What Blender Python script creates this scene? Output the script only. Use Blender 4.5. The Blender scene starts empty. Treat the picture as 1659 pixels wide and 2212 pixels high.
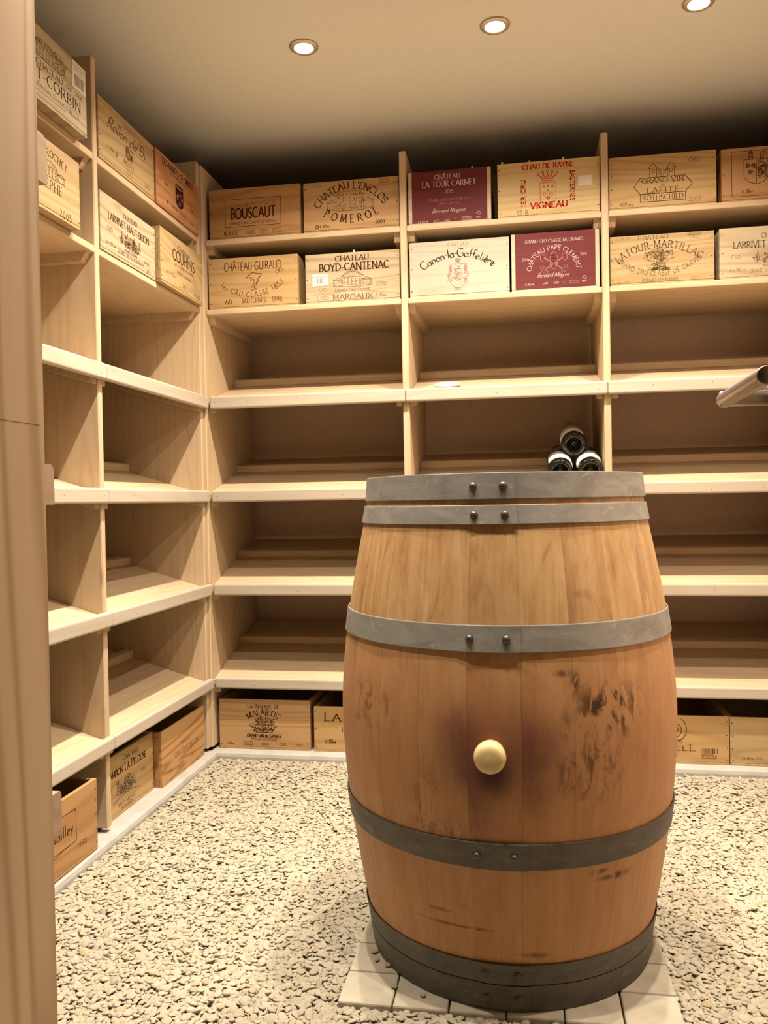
import bpy, bmesh, math, random
import numpy as np
from math import sin, cos, pi, radians, atan2, sqrt, hypot
from mathutils import Vector, Matrix

# ------------------------------------------------------------------ scene, camera, light set-up
scn = bpy.context.scene
col = scn.collection
ZO = 0.93                      # height of the camera above z = 0; all heights below are relative to it

cam_d = bpy.data.cameras.new('camera')
cam = bpy.data.objects.new('camera', cam_d)
col.objects.link(cam)
F_PX, CX, CY = 1781.31, 1.07889, -2.75
YAW, PITCH, ROLL = radians(-9.60107), radians(-0.75209), radians(-1.0114)
fw = Vector((sin(YAW) * cos(PITCH), cos(YAW) * cos(PITCH), sin(PITCH)))
r0 = Vector((cos(YAW), -sin(YAW), 0))
u0 = r0.cross(fw)
rr = cos(ROLL) * r0 + sin(ROLL) * u0
uu = -sin(ROLL) * r0 + cos(ROLL) * u0
cam.matrix_world = Matrix(((rr.x, uu.x, -fw.x, CX), (rr.y, uu.y, -fw.y, CY), (rr.z, uu.z, -fw.z, ZO), (0, 0, 0, 1)))
cam_d.sensor_fit = 'VERTICAL'
cam_d.sensor_height = 36.0
cam_d.lens = F_PX / 2212 * 36.0
cam_d.clip_start = 0.02
scn.camera = cam

world = bpy.data.worlds.new('world')
scn.world = world
world.use_nodes = True
world.node_tree.nodes['Background'].inputs[0].default_value = (0.02, 0.014, 0.009, 1)
world.node_tree.nodes['Background'].inputs[1].default_value = 0.35
scn.view_settings.view_transform = 'Standard'
scn.view_settings.look = 'None'
scn.view_settings.gamma = 1.0
scn.view_settings.exposure = 0.0
scn.view_settings.use_curve_mapping = False
scn.cycles.diffuse_bounces = 2
scn.cycles.sample_clamp_indirect = 6.0

CEIL = 1.275
LAMP_COLOR = (1.0, 0.875, 0.715)
LAMP_WATT = 86.0
LAMP_CONE = (106.0, 96.0, 78.0)              # beam of the lamp; a weak spill reaches flatter angles
LAMP_BLEND = 1.0
LAMP_SPILL = (0.36, 0.15, 0.03)   # lamps facing the back rack, lamps facing the left rack, the others
TILT_BACK, TILT_SIDE = radians(4), radians(8)   # the outer lamps are swivelled towards the racks
BULB_GLOW = 14.0

# ------------------------------------------------------------------ helpers
def srgb(r, g, b):
    f = lambda c: (c / 255) / 12.92 if c <= 10 else (((c / 255) + 0.055) / 1.055) ** 2.4
    return (f(r), f(g), f(b), 1.0)

class MB:
    """collects boxes, lathes and faces and links them as ONE mesh object"""
    def __init__(s):
        s.v, s.f, s.m, s.sm = [], [], [], []
    def add(s, vs, fs, mi=0, smooth=False):
        b = len(s.v)
        s.v += [tuple(p) for p in vs]
        s.f += [tuple(i + b for i in q) for q in fs]
        s.m += [mi] * len(fs)
        s.sm += [smooth] * len(fs)
    def box(s, x0, x1, y0, y1, z0, z1, mi=0, bev=0.0, seg=1, shear=0.0, tf=None):
        bm = bmesh.new()
        bmesh.ops.create_cube(bm, size=1.0)
        for v in bm.verts:
            v.co = Vector(((x0 + x1) / 2 + v.co.x * (x1 - x0), (y0 + y1) / 2 + v.co.y * (y1 - y0), (z0 + z1) / 2 + v.co.z * (z1 - z0)))
        if bev > 0:
            bmesh.ops.bevel(bm, geom=list(bm.edges), offset=bev, segments=seg, affect='EDGES', profile=0.5)
        bm.verts.index_update()
        vs = []
        for v in bm.verts:
            p = Vector((v.co.x, v.co.y, v.co.z + shear * v.co.y))
            vs.append(tf @ p if tf else p)
        s.add(vs, [[v.index for v in f.verts] for f in bm.faces], mi)
        bm.free()
    def lathe(s, prof, n=32, tf=None, mi=0, closed=False, smooth=True, a0=0.0, a1=2 * pi):
        full = abs((a1 - a0) - 2 * pi) < 1e-6
        cnt = n if full else n + 1
        vs, fs = [], []
        for k in range(cnt):
            a = a0 + (a1 - a0) * k / n
            for (r, z) in prof:
                p = Vector((r * cos(a), r * sin(a), z))
                vs.append(tf @ p if tf else p)
        m = len(prof)
        pr = m if closed else m - 1
        for k in range(n):
            k2 = (k + 1) % cnt
            for j in range(pr):
                j2 = (j + 1) % m
                fs.append((k * m + j, k2 * m + j, k2 * m + j2, k * m + j2))
        s.add(vs, fs, mi, smooth)
    def build(s, name, mats, parent=None, loc=None):
        me = bpy.data.meshes.new(name)
        me.from_pydata(s.v, [], s.f)
        for m in (mats if isinstance(mats, (list, tuple)) else [mats]):
            me.materials.append(m)
        me.polygons.foreach_set('material_index', s.m)
        me.polygons.foreach_set('use_smooth', s.sm)
        me.update()
        o = bpy.data.objects.new(name, me)
        col.objects.link(o)
        if parent:
            o.parent = parent
        else:
            o.location = loc or (0, 0, ZO)
        return o

def root(name, loc, rz=0.0, label=None, cat=None, group=None, kind=None):
    o = bpy.data.objects.new(name, None)
    o.empty_display_size = 0.05
    col.objects.link(o)
    o.location = (loc[0], loc[1], loc[2] + ZO)
    o.rotation_euler = (0, 0, rz)
    tag(o, label, cat, group, kind)
    return o

def tag(o, label=None, cat=None, group=None, kind=None):
    if label: o['label'] = label
    if cat: o['category'] = cat
    if group: o['group'] = group
    if kind: o['kind'] = kind
    return o

# ------------------------------------------------------------------ materials
class NT:
    def __init__(s, name):
        s.mat = bpy.data.materials.new(name)
        s.mat.use_nodes = True
        s.t = s.mat.node_tree
        s.bsdf = s.t.nodes['Principled BSDF']
    def n(s, typ, **kw):
        nd = s.t.nodes.new(typ)
        for k, v in kw.items():
            setattr(nd, k, v)
        return nd
    def l(s, a, b): s.t.links.new(a, b)
    def val(s, sock, v):
        if hasattr(v, 'is_output'): s.l(v, sock)
        else: sock.default_value = v
    def math(s, op, a, b=0.0, c=0.0):
        nd = s.n('ShaderNodeMath', operation=op)
        s.val(nd.inputs[0], a); s.val(nd.inputs[1], b); s.val(nd.inputs[2], c)
        return nd.outputs[0]
    def mix(s, fac, a, b, mode='MIX'):
        nd = s.n('ShaderNodeMix', data_type='RGBA', blend_type=mode)
        s.val(nd.inputs[0], fac); s.val(nd.inputs[6], a); s.val(nd.inputs[7], b)
        return nd.outputs[2]
    def noise(s, vec, scale, detail=3.0, rough=0.5, dist=0.0):
        nd = s.n('ShaderNodeTexNoise')
        if vec is not None: s.l(vec, nd.inputs['Vector'])
        nd.inputs['Scale'].default_value = scale
        nd.inputs['Detail'].default_value = detail
        nd.inputs['Roughness'].default_value = rough
        nd.inputs['Distortion'].default_value = dist
        return nd.outputs['Fac']
    def mapping(s, vec, loc=(0, 0, 0), scale=(1, 1, 1)):
        nd = s.n('ShaderNodeMapping')
        s.l(vec, nd.inputs['Vector'])
        nd.inputs['Location'].default_value = loc
        nd.inputs['Scale'].default_value = scale
        return nd.outputs[0]
    def smooth(s, x, lo, hi):
        nd = s.n('ShaderNodeMapRange', interpolation_type='SMOOTHSTEP')
        s.val(nd.inputs[0], x)
        nd.inputs[1].default_value = lo; nd.inputs[2].default_value = hi
        return nd.outputs[0]
    def obj(s): return s.n('ShaderNodeTexCoord').outputs['Object']
    def bump(s, h, strength=0.2, dist=0.002):
        nd = s.n('ShaderNodeBump')
        nd.inputs['Strength'].default_value = strength
        nd.inputs['Distance'].default_value = dist
        s.l(h, nd.inputs['Height'])
        s.l(nd.outputs[0], s.bsdf.inputs['Normal'])
    def done(s, color, rough=0.6, metal=0.0, spec=0.3):
        s.val(s.bsdf.inputs['Base Color'], color)
        s.val(s.bsdf.inputs['Roughness'], rough)
        s.bsdf.inputs['Metallic'].default_value = metal
        s.bsdf.inputs['Specular IOR Level'].default_value = spec
        return s.mat

def wood(name, c1, c2, axis='x', seed=0.0, rings=26.0, ringmix=0.5, plank=None, across='y', rough=0.55, stretch=1.0, knots=0.0, spec=0.25):
    """sawn timber: long noise along the grain, growth rings, optional glued lamellae with their own tone"""
    m = NT(name)
    oc = m.obj()
    base = {'x': (0.7, 9, 9), 'y': (9, 0.7, 9), 'z': (9, 9, 0.7)}[axis]
    v = m.mapping(oc, (seed * 1.7, seed * 2.3, seed * 3.1), tuple(b * stretch for b in base))
    if plank:
        sep = m.n('ShaderNodeSeparateXYZ'); m.l(oc, sep.inputs[0])
        cb = m.n('ShaderNodeCombineXYZ')
        m.l(sep.outputs[axis.upper()], cb.inputs[0]); m.l(sep.outputs[across.upper()], cb.inputs[1])
        br = m.n('ShaderNodeTexBrick', offset=0.37, offset_frequency=2)
        mp = m.mapping(cb.outputs[0], (seed * 0.13 + 3.0, seed * 0.07 + 3.0, 0))
        m.l(mp, br.inputs['Vector'])
        br.inputs['Color1'].default_value = (0, 0, 0, 1); br.inputs['Color2'].default_value = (1, 1, 1, 1)
        br.inputs['Mortar'].default_value = (0.2, 0.2, 0.2, 1)
        br.inputs['Scale'].default_value = 1.0
        br.inputs['Mortar Size'].default_value = 0.0
        br.inputs['Brick Width'].default_value = plank[1]
        br.inputs['Row Height'].default_value = plank[0]
        va = m.n('ShaderNodeVectorMath', operation='MULTIPLY_ADD')
        m.l(br.outputs['Color'], va.inputs[0]); va.inputs[1].default_value = (7, 7, 7); m.l(v, va.inputs[2])
        v = va.outputs[0]
    n1 = m.noise(v, 0.55, 2.0, 0.45, 0.5)
    ring = m.math('SINE', m.math('MULTIPLY', n1, rings * 2 * pi))
    ring = m.math('POWER', m.math('MULTIPLY_ADD', ring, 0.5, 0.5), 2.5)
    fine = m.noise(v, 6.0, 4.0, 0.65)
    fac = m.math('ADD', m.math('MULTIPLY', ring, ringmix), m.math('MULTIPLY', fine, 1.0 - ringmix))
    fac = m.math('MULTIPLY_ADD', m.noise(v, 0.25, 1.0), 0.5, m.math('MULTIPLY_ADD', fac, 0.9, -0.22))
    c = m.mix(m.smooth(fac, 0.0, 1.0), c1, c2)
    if plank:
        c = m.mix(m.math('MULTIPLY', br.outputs['Color'], 0.30), c, c2)
    if knots > 0:
        vo = m.n('ShaderNodeTexVoronoi'); m.l(m.mapping(oc, (seed, seed * 2, seed * .7), tuple({'x': (1.6, 4, 4), 'y': (4, 1.6, 4), 'z': (4, 4, 1.6)}[axis])), vo.inputs['Vector'])
        vo.inputs['Scale'].default_value = 1.0
        k = m.math('SUBTRACT', 1.0, m.smooth(vo.outputs['Distance'], 0.03, 0.07))
        c = m.mix(m.math('MULTIPLY', k, knots), c, (0.10, 0.05, 0.02, 1))
    return m.done(c, rough, 0, spec)

def plain(name, c, rough=0.6, metal=0.0, spec=0.3, var=0.12, scale=8.0):
    m = NT(name)
    n = m.noise(m.obj(), scale, 4.0, 0.6)
    c2 = tuple(x * (1 - var) for x in c[:3]) + (1,)
    return m.done(m.mix(m.smooth(n, 0.3, 0.7), c, c2), rough, metal, spec)

W1, W2 = (0.625, 0.48, 0.315, 1), (0.51, 0.355, 0.205, 1)
M_PANEL = wood('pine_panel', W1, W2, 'z', 1, 18, 0.35, (0.075, 1.3), 'y', knots=0.5)
M_BOARD = wood('pine_shelf', W1, W2, 'x', 5, 18, 0.35, (0.085, 1.1), 'y', knots=0.5)
M_LIP = wood('pine_lip', (0.52, 0.45, 0.36, 1), (0.455, 0.38, 0.285, 1), 'x', 9, 14, 0.35, knots=0.4)
M_DOOR = wood('door_timber', (0.45, 0.315, 0.185, 1), (0.30, 0.19, 0.10, 1), 'z', 3, 15, 0.7, None, 'y', knots=0.9, stretch=0.9)
M_BATTEN = wood('batten_timber', (0.44, 0.31, 0.205, 1), (0.34, 0.23, 0.145, 1), 'y', 4, 14, 0.4)
M_WALL = plain('plaster_wall', (0.74, 0.56, 0.43, 1), 0.9, 0, 0.1, 0.06, 30)
M_CEIL = plain('ceiling_paint', (0.68, 0.68, 0.635, 1), 0.9, 0, 0.1, 0.03, 40)
M_CURB = plain('curb_concrete', (0.47, 0.44, 0.40, 1), 0.8, 0, 0.2, 0.15, 14)
M_PAVER = plain('paver_stone', (0.52, 0.465, 0.36, 1), 0.85, 0, 0.15, 0.22, 16)
M_SOIL = plain('sub_base', (0.40, 0.345, 0.26, 1), 0.95, 0, 0.1, 0.3, 60)
M_NAIL = plain('nail_heads', (0.10, 0.055, 0.03, 1), 0.6)
M_STEEL = plain('brushed_steel', (0.42, 0.39, 0.36, 1), 0.38, 0.9, 0.5, 0.12, 120)
M_CHROME = plain('trim_ring_metal', (0.55, 0.47, 0.38, 1), 0.35, 0.7, 0.5, 0.05)
M_PAPER = plain('paper', (0.74, 0.69, 0.62, 1), 0.8, 0, 0.2, 0.05)
M_WHITE = plain('white_glaze', (0.50, 0.48, 0.44, 1), 0.15, 0, 0.6, 0.02)
M_DARKPEG = plain('black_foot', (0.03, 0.025, 0.02, 1), 0.7)

def mk_emit(name, c, s):
    m = NT(name)
    m.bsdf.inputs['Base Color'].default_value = (0.8, 0.8, 0.8, 1)
    m.bsdf.inputs['Emission Color'].default_value = c
    m.bsdf.inputs['Emission Strength'].default_value = s
    return m.mat
M_BULB = mk_emit('lit_bulb', (1.0, 0.9, 0.74, 1), BULB_GLOW)

# ------------------------------------------------------------------ the room
def struct(name, mb, mats, cat=None, label=None):
    o = mb.build(name, mats)
    o['kind'] = 'structure'
    if label: o['label'] = label
    if cat: o['category'] = cat
    return o
RX = 2.10      # right wall
YF = -2.42     # front wall with the door opening
m = MB(); m.box(-0.65, -0.53, -3.2, 0.65, -1.03, CEIL, 0); struct('wall_left', m, M_WALL)
m = MB(); m.box(-0.65, RX + 0.12, 0.53, 0.65, -1.03, CEIL); struct('wall_back', m, M_WALL)
m = MB(); m.box(RX, RX + 0.12, YF - 0.12, 0.53, -1.03, CEIL); struct('wall_right', m, M_WALL)
m = MB()
m.box(-0.53, 0.36, YF - 0.12, YF, -1.03, CEIL); m.box(1.48, RX, YF - 0.12, YF, -1.03, CEIL)
struct('wall_front', m, plain('entrance_wall', (0.22, 0.17, 0.12, 1), 0.9, 0, 0.1, 0.06, 30))
m = MB(); m.box(-0.65, RX + 0.12, -3.2, 0.65, -1.03, -0.962); struct('floor', m, M_SOIL)
m = MB(); m.box(-0.65, RX + 0.12, -3.2, 0.65, CEIL, CEIL + 0.1); struct('ceiling', m, M_CEIL)
# concrete curb under the racks, rounded front edge, L shaped
m = MB()
def curb_prof(x0, x1, along):
    prof = [(-0.008, -0.965), (-0.008, -0.884), (-0.005, -0.874), (0.004, -0.8685), (0.016, -0.868), (0.53, -0.868), (0.53, -0.965)]
    vs, fs = [], []
    for t in (x0, x1):
        for (d, z) in prof:
            vs.append((t, d, z) if along == 'x' else (-d, t, z))
    k = len(prof)
    for j in range(k):
        j2 = (j + 1) % k
        fs.append((j, j2, k + j2, k + j) if along == 'x' else (k + j, k + j2, j2, j))
    fs += [tuple(range(k - 1, -1, -1)), tuple(range(k, 2 * k))]
    m.add(vs, fs)
curb_prof(-0.02, RX, 'x'); curb_prof(YF, 0.0, 'y')
struct('trim_1', m, M_CURB)

# ------------------------------------------------------------------ wall racks
SL = 0.30                                # bottle shelves rise towards the wall
T = [-0.6105, -0.280, 0.0475, 0.3765]    # top of the front lips
B = [-0.648, -0.321, 0.0065, 0.3335]     # underside of the front lips
FLAT = [(0.6655, 0.6845), (0.9090, 0.9285)]
def rack(loc, rz, panels, bays, label):
    R = root('wine_rack', loc, rz, label, 'rack')
    for (x0, x1, y0, zt, zb) in panels:
        mb = MB(); mb.box(x0, x1, y0, 0.50, zb, zt, 0, 0.0025)
        p = mb.build('side_panel', M_PANEL, R)
        for ya in (y0 + 0.03, 0.40):
            f = MB(); f.box(x0 + 0.002, x1 - 0.002, ya, ya + 0.06, -0.868, zb + 0.001); f.build('foot', M_DARKPEG, p)
    for (x0, x1, l0, l1) in bays:
        for k in range(4):
            zs = T[k] - 0.0165
            mb = MB(); mb.box(x0 + .0005, x1 - .0005, 0.0205, 0.50, zs - 0.019, zs, 0, 0.001, 1, SL)
            s = mb.build('sloping_shelf', M_BOARD, R)
            mb = MB(); mb.box(l0 + .0004, l1 - .0004, 0.0, 0.020, B[k], T[k], 0, 0.006, 3)
            rd = random.Random(k * 31 + int(x0 * 100))
            for f in (.03, .2, .45, .68, .97):
                nx, nz = l0 + (l1 - l0) * f + rd.uniform(-.01, .01), (B[k] + T[k]) / 2 + rd.uniform(-.009, .006)
                mb.add([(nx + .0014 * cos(a * pi / 3), -.0002, nz + .0014 * sin(a * pi / 3)) for a in range(6)], [tuple(range(6))], 1)
            mb.build('front_lip', [M_LIP, M_NAIL], s)
            mb = MB(); mb.box(x0 + .001, x1 - .001, 0.292, 0.318, zs, zs + 0.026, 0, 0.002, 1, SL); mb.build('bottle_stop', M_BOARD, s)
            for a in (x0 + .0006, x1 - .0226):
                mb = MB(); mb.box(a, a + 0.022, 0.024, 0.44, zs - 0.047, zs - 0.0195, 0, 0.002, 1, SL); mb.build('cleat', M_BOARD, s)
        for (zb, zt) in FLAT:
            mb = MB(); mb.box(x0 + .0005, x1 - .0005, 0.0205, 0.455, zb, zt, 0, 0.003, 2); s = mb.build('crate_shelf', M_BOARD, R)
            for a in (x0 + .0006, x1 - .0236):
                mb = MB(); mb.add([(a, .032, zb), (a + .023, .032, zb), (a + .023, .43, zb), (a, .43, zb), (a, .05, zb - .026), (a + .023, .05, zb - .026), (a + .023, .43, zb - .026), (a, .43, zb - .026)],
                                  [(0, 1, 2, 3), (7, 6, 5, 4), (0, 4, 5, 1), (2, 6, 7, 3), (1, 5, 6, 2), (3, 7, 4, 0)])
                mb.build('cleat', M_BOARD, s)
    return R
PB, PT = -0.856, 1.18
rack((0, 0, 0), 0, [(-.034, -.012, 0.0005, 1.185, PB), (.682, .7045, .0205, PT, PB), (1.343, 1.3655, .0205, PT + .002, PB), (2.03, 2.0525, .0205, PT, PB)],
     [(-.012, .682, 0.0, .693), (.7045, 1.343, .693, 1.354), (1.3655, 2.03, 1.354, 2.0525)],
     'pale timber wall rack on the back wall behind the barrel')
rack((0, 0, 0), pi / 2, [(-.0235, -.001, .0205, 1.19, PB), (-.729, -.7065, .0205, 1.184, PB), (-1.412, -1.39, .0205, PT, PB)],
     [(-.7065, -.0235, -.7175, -.001), (-1.39, -.729, -1.412, -.7175)],
     'pale timber wall rack along the left wall beside the gravel')

# ------------------------------------------------------------------ lettering: skeleton glyphs drawn with a broad nib
GL = {
'A': (.72, 'l 0 0 .36 1 .72 0;l .13 .36 .59 .36'), 'B': (.6, 'l .08 0 .08 1;l .08 1 .28 1;e .28 .76 .24 .24 90 -90;l .28 .52 .08 .52;e .28 .26 .28 .26 90 -90;l .28 0 .08 0'),
'C': (.72, 'e .40 .5 .38 .5 48 312'), 'D': (.74, 'l .08 0 .08 1;l .08 1 .26 1;e .26 .5 .44 .5 90 -90;l .26 0 .08 0'),
'E': (.56, 'l .08 0 .08 1;l .08 1 .5 1;l .08 .52 .42 .52;l .08 0 .52 0'), 'F': (.52, 'l .08 0 .08 1;l .08 1 .5 1;l .08 .52 .42 .52'),
'G': (.78, 'e .40 .5 .38 .5 48 320;l .70 .1 .70 .44;l .5 .44 .74 .44'), 'H': (.74, 'l .08 0 .08 1;l .66 0 .66 1;l .08 .52 .66 .52'),
'I': (.22, 'l .11 0 .11 1'), 'J': (.4, 'l .3 1 .3 .2;e .15 .2 .15 .2 0 -150'), 'K': (.68, 'l .08 0 .08 1;l .08 .42 .6 1;l .24 .6 .64 0'),
'L': (.54, 'l .08 1 .08 0;l .08 0 .5 0'), 'M': (.9, 'l .08 0 .12 1;l .12 1 .45 .1;l .45 .1 .78 1;l .78 1 .82 0'), 'N': (.78, 'l .08 0 .08 1;l .08 1 .70 0;l .70 0 .70 1'),
'O': (.8, 'e .4 .5 .38 .5 0 360'), 'P': (.58, 'l .08 0 .08 1;l .08 1 .28 1;e .28 .74 .26 .26 90 -90;l .28 .48 .08 .48'), 'Q': (.8, 'e .4 .5 .38 .5 0 360;l .45 .2 .8 -.12'),
'R': (.66, 'l .08 0 .08 1;l .08 1 .28 1;e .28 .75 .25 .25 90 -90;l .28 .5 .08 .5;l .28 .5 .64 0'), 'S': (.54, 'e .27 .76 .2 .24 35 270;e .27 .26 .23 .26 90 -145'),
'T': (.64, 'l .32 0 .32 1;l .02 1 .62 1'), 'U': (.74, 'l .08 1 .08 .3;e .37 .3 .29 .3 180 360;l .66 .3 .66 1'), 'V': (.7, 'l 0 1 .35 0;l .35 0 .7 1'),
'W': (1.0, 'l 0 1 .27 0;l .27 0 .5 1;l .5 1 .73 0;l .73 0 1 1'), 'X': (.66, 'l .02 0 .64 1;l .02 1 .64 0'), 'Y': (.66, 'l .33 0 .33 .48;l 0 1 .33 .48;l .33 .48 .66 1'), 'Z': (.6, 'l .04 1 .56 1;l .56 1 .04 0;l .04 0 .56 0'),
'0': (.58, 'e .29 .5 .25 .5 0 360'), '1': (.36, 'l .2 0 .2 1;l .2 1 .06 .82'), '2': (.56, 'e .27 .74 .23 .26 165 -35;l .46 .6 .05 0;l .05 0 .52 0'),
'3': (.54, 'e .25 .75 .21 .25 150 -90;e .25 .26 .25 .26 90 -150'), '4': (.58, 'l .42 0 .42 1;l .42 1 .03 .3;l .03 .3 .56 .3'), '5': (.54, 'l .48 1 .12 1;l .12 1 .1 .56;e .25 .31 .25 .31 120 -150'),
'6': (.56, 'e .28 .3 .24 .3 0 360;e .5 .3 .46 .7 180 105'), '7': (.54, 'l .03 1 .52 1;l .52 1 .2 0'), '8': (.56, 'e .28 .76 .2 .24 0 360;e .28 .27 .25 .27 0 360'), '9': (.56, 'e .28 .7 .24 .3 0 360;e .06 .7 .46 .7 0 -75'),
'a': (.5, 'e .22 .22 .2 .24 30 330;l .43 .48 .43 .08 .5 0'), 'b': (.5, 'l .07 1 .07 0;e .25 .23 .2 .24 150 -150'), 'c': (.44, 'e .24 .23 .22 .24 50 310'), 'd': (.52, 'e .22 .23 .2 .24 30 330;l .44 1 .44 .06 .5 0'),
'e': (.46, 'l .04 .24 .42 .26;e .23 .23 .2 .24 5 315'), 'f': (.34, 'e .3 .8 .16 .2 60 180;l .14 .8 .14 0;l .02 .47 .3 .47'), 'g': (.5, 'e .22 .24 .2 .23 30 330;l .43 .47 .43 -.15;e .23 -.15 .2 .18 0 -150'),
'h': (.5, 'l .07 1 .07 0;e .25 .26 .18 .2 170 0;l .43 .26 .43 0'), 'i': (.2, 'l .1 .47 .1 0;l .1 .68 .1 .74'), 'l': (.2, 'l .1 1 .1 0'), 'm': (.78, 'l .07 .47 .07 0;e .22 .26 .15 .2 170 0;l .37 .26 .37 0;e .53 .26 .16 .2 170 0;l .69 .26 .69 0'),
'n': (.5, 'l .07 .47 .07 0;e .25 .26 .18 .2 170 0;l .43 .26 .43 0'), 'o': (.48, 'e .24 .23 .21 .24 0 360'), 'p': (.5, 'l .07 .47 .07 -.3;e .25 .23 .2 .24 150 -150'), 'r': (.34, 'l .07 .47 .07 0;e .24 .26 .17 .2 170 50'),
's': (.38, 'e .19 .35 .13 .12 40 270;e .19 .12 .15 .12 90 -145'), 't': (.32, 'l .14 .68 .14 .1;e .24 .1 .1 .1 180 300;l .02 .47 .28 .47'), 'u': (.5, 'l .07 .47 .07 .2;e .25 .2 .18 .2 180 360;l .43 .47 .43 0'),
'v': (.44, 'l .02 .47 .22 0;l .22 0 .42 .47'), 'x': (.44, 'l .04 .47 .4 0;l .04 0 .4 .47'), 'y': (.46, 'l .04 .47 .24 .02;l .44 .47 .16 -.26 .02 -.28'), 'z': (.42, 'l .04 .46 .38 .46;l .38 .46 .04 0;l .04 0 .4 0'),
'-': (.34, 'l .05 .42 .29 .42'), '.': (.2, 'l .1 0 .1 .07'), "'": (.18, 'l .1 1 .07 .78'), ',': (.2, 'l .1 .06 .06 -.12'), ' ': (.34, ''), '*': (.26, 'l .13 .38 .13 .46'),
}
ACC = {'â': 'a', 'Â': 'A', 'É': 'E', 'é': 'e', 'è': 'e', 'È': 'E'}
def glyph(ch):
    base = ACC.get(ch, ch)
    w, d = GL.get(base, GL[' '])
    out = []
    for part in d.split(';'):
        t = part.split()
        if not t: continue
        q = [float(x) for x in t[1:]]
        if t[0] == 'l':
            out.append([(q[i], q[i + 1]) for i in range(0, len(q), 2)])
        else:
            n = max(5, int(abs(q[5] - q[4]) / 24))
            out.append([(q[0] + q[2] * cos(radians(q[4] + (q[5] - q[4]) * k / n)), q[1] + q[3] * sin(radians(q[4] + (q[5] - q[4]) * k / n))) for k in range(n + 1)])
    if ch in ACC:
        top = 1.1 if base.isupper() else .62
        c = w / 2
        if ch in 'âÂ': out.append([(c - .16, top), (c, top + .16), (c + .16, top)])
        elif ch in 'Éé': out.append([(c - .05, top), (c + .14, top + .18)])
        else: out.append([(c + .05, top), (c - .14, top + .18)])
    return w, out

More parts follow.
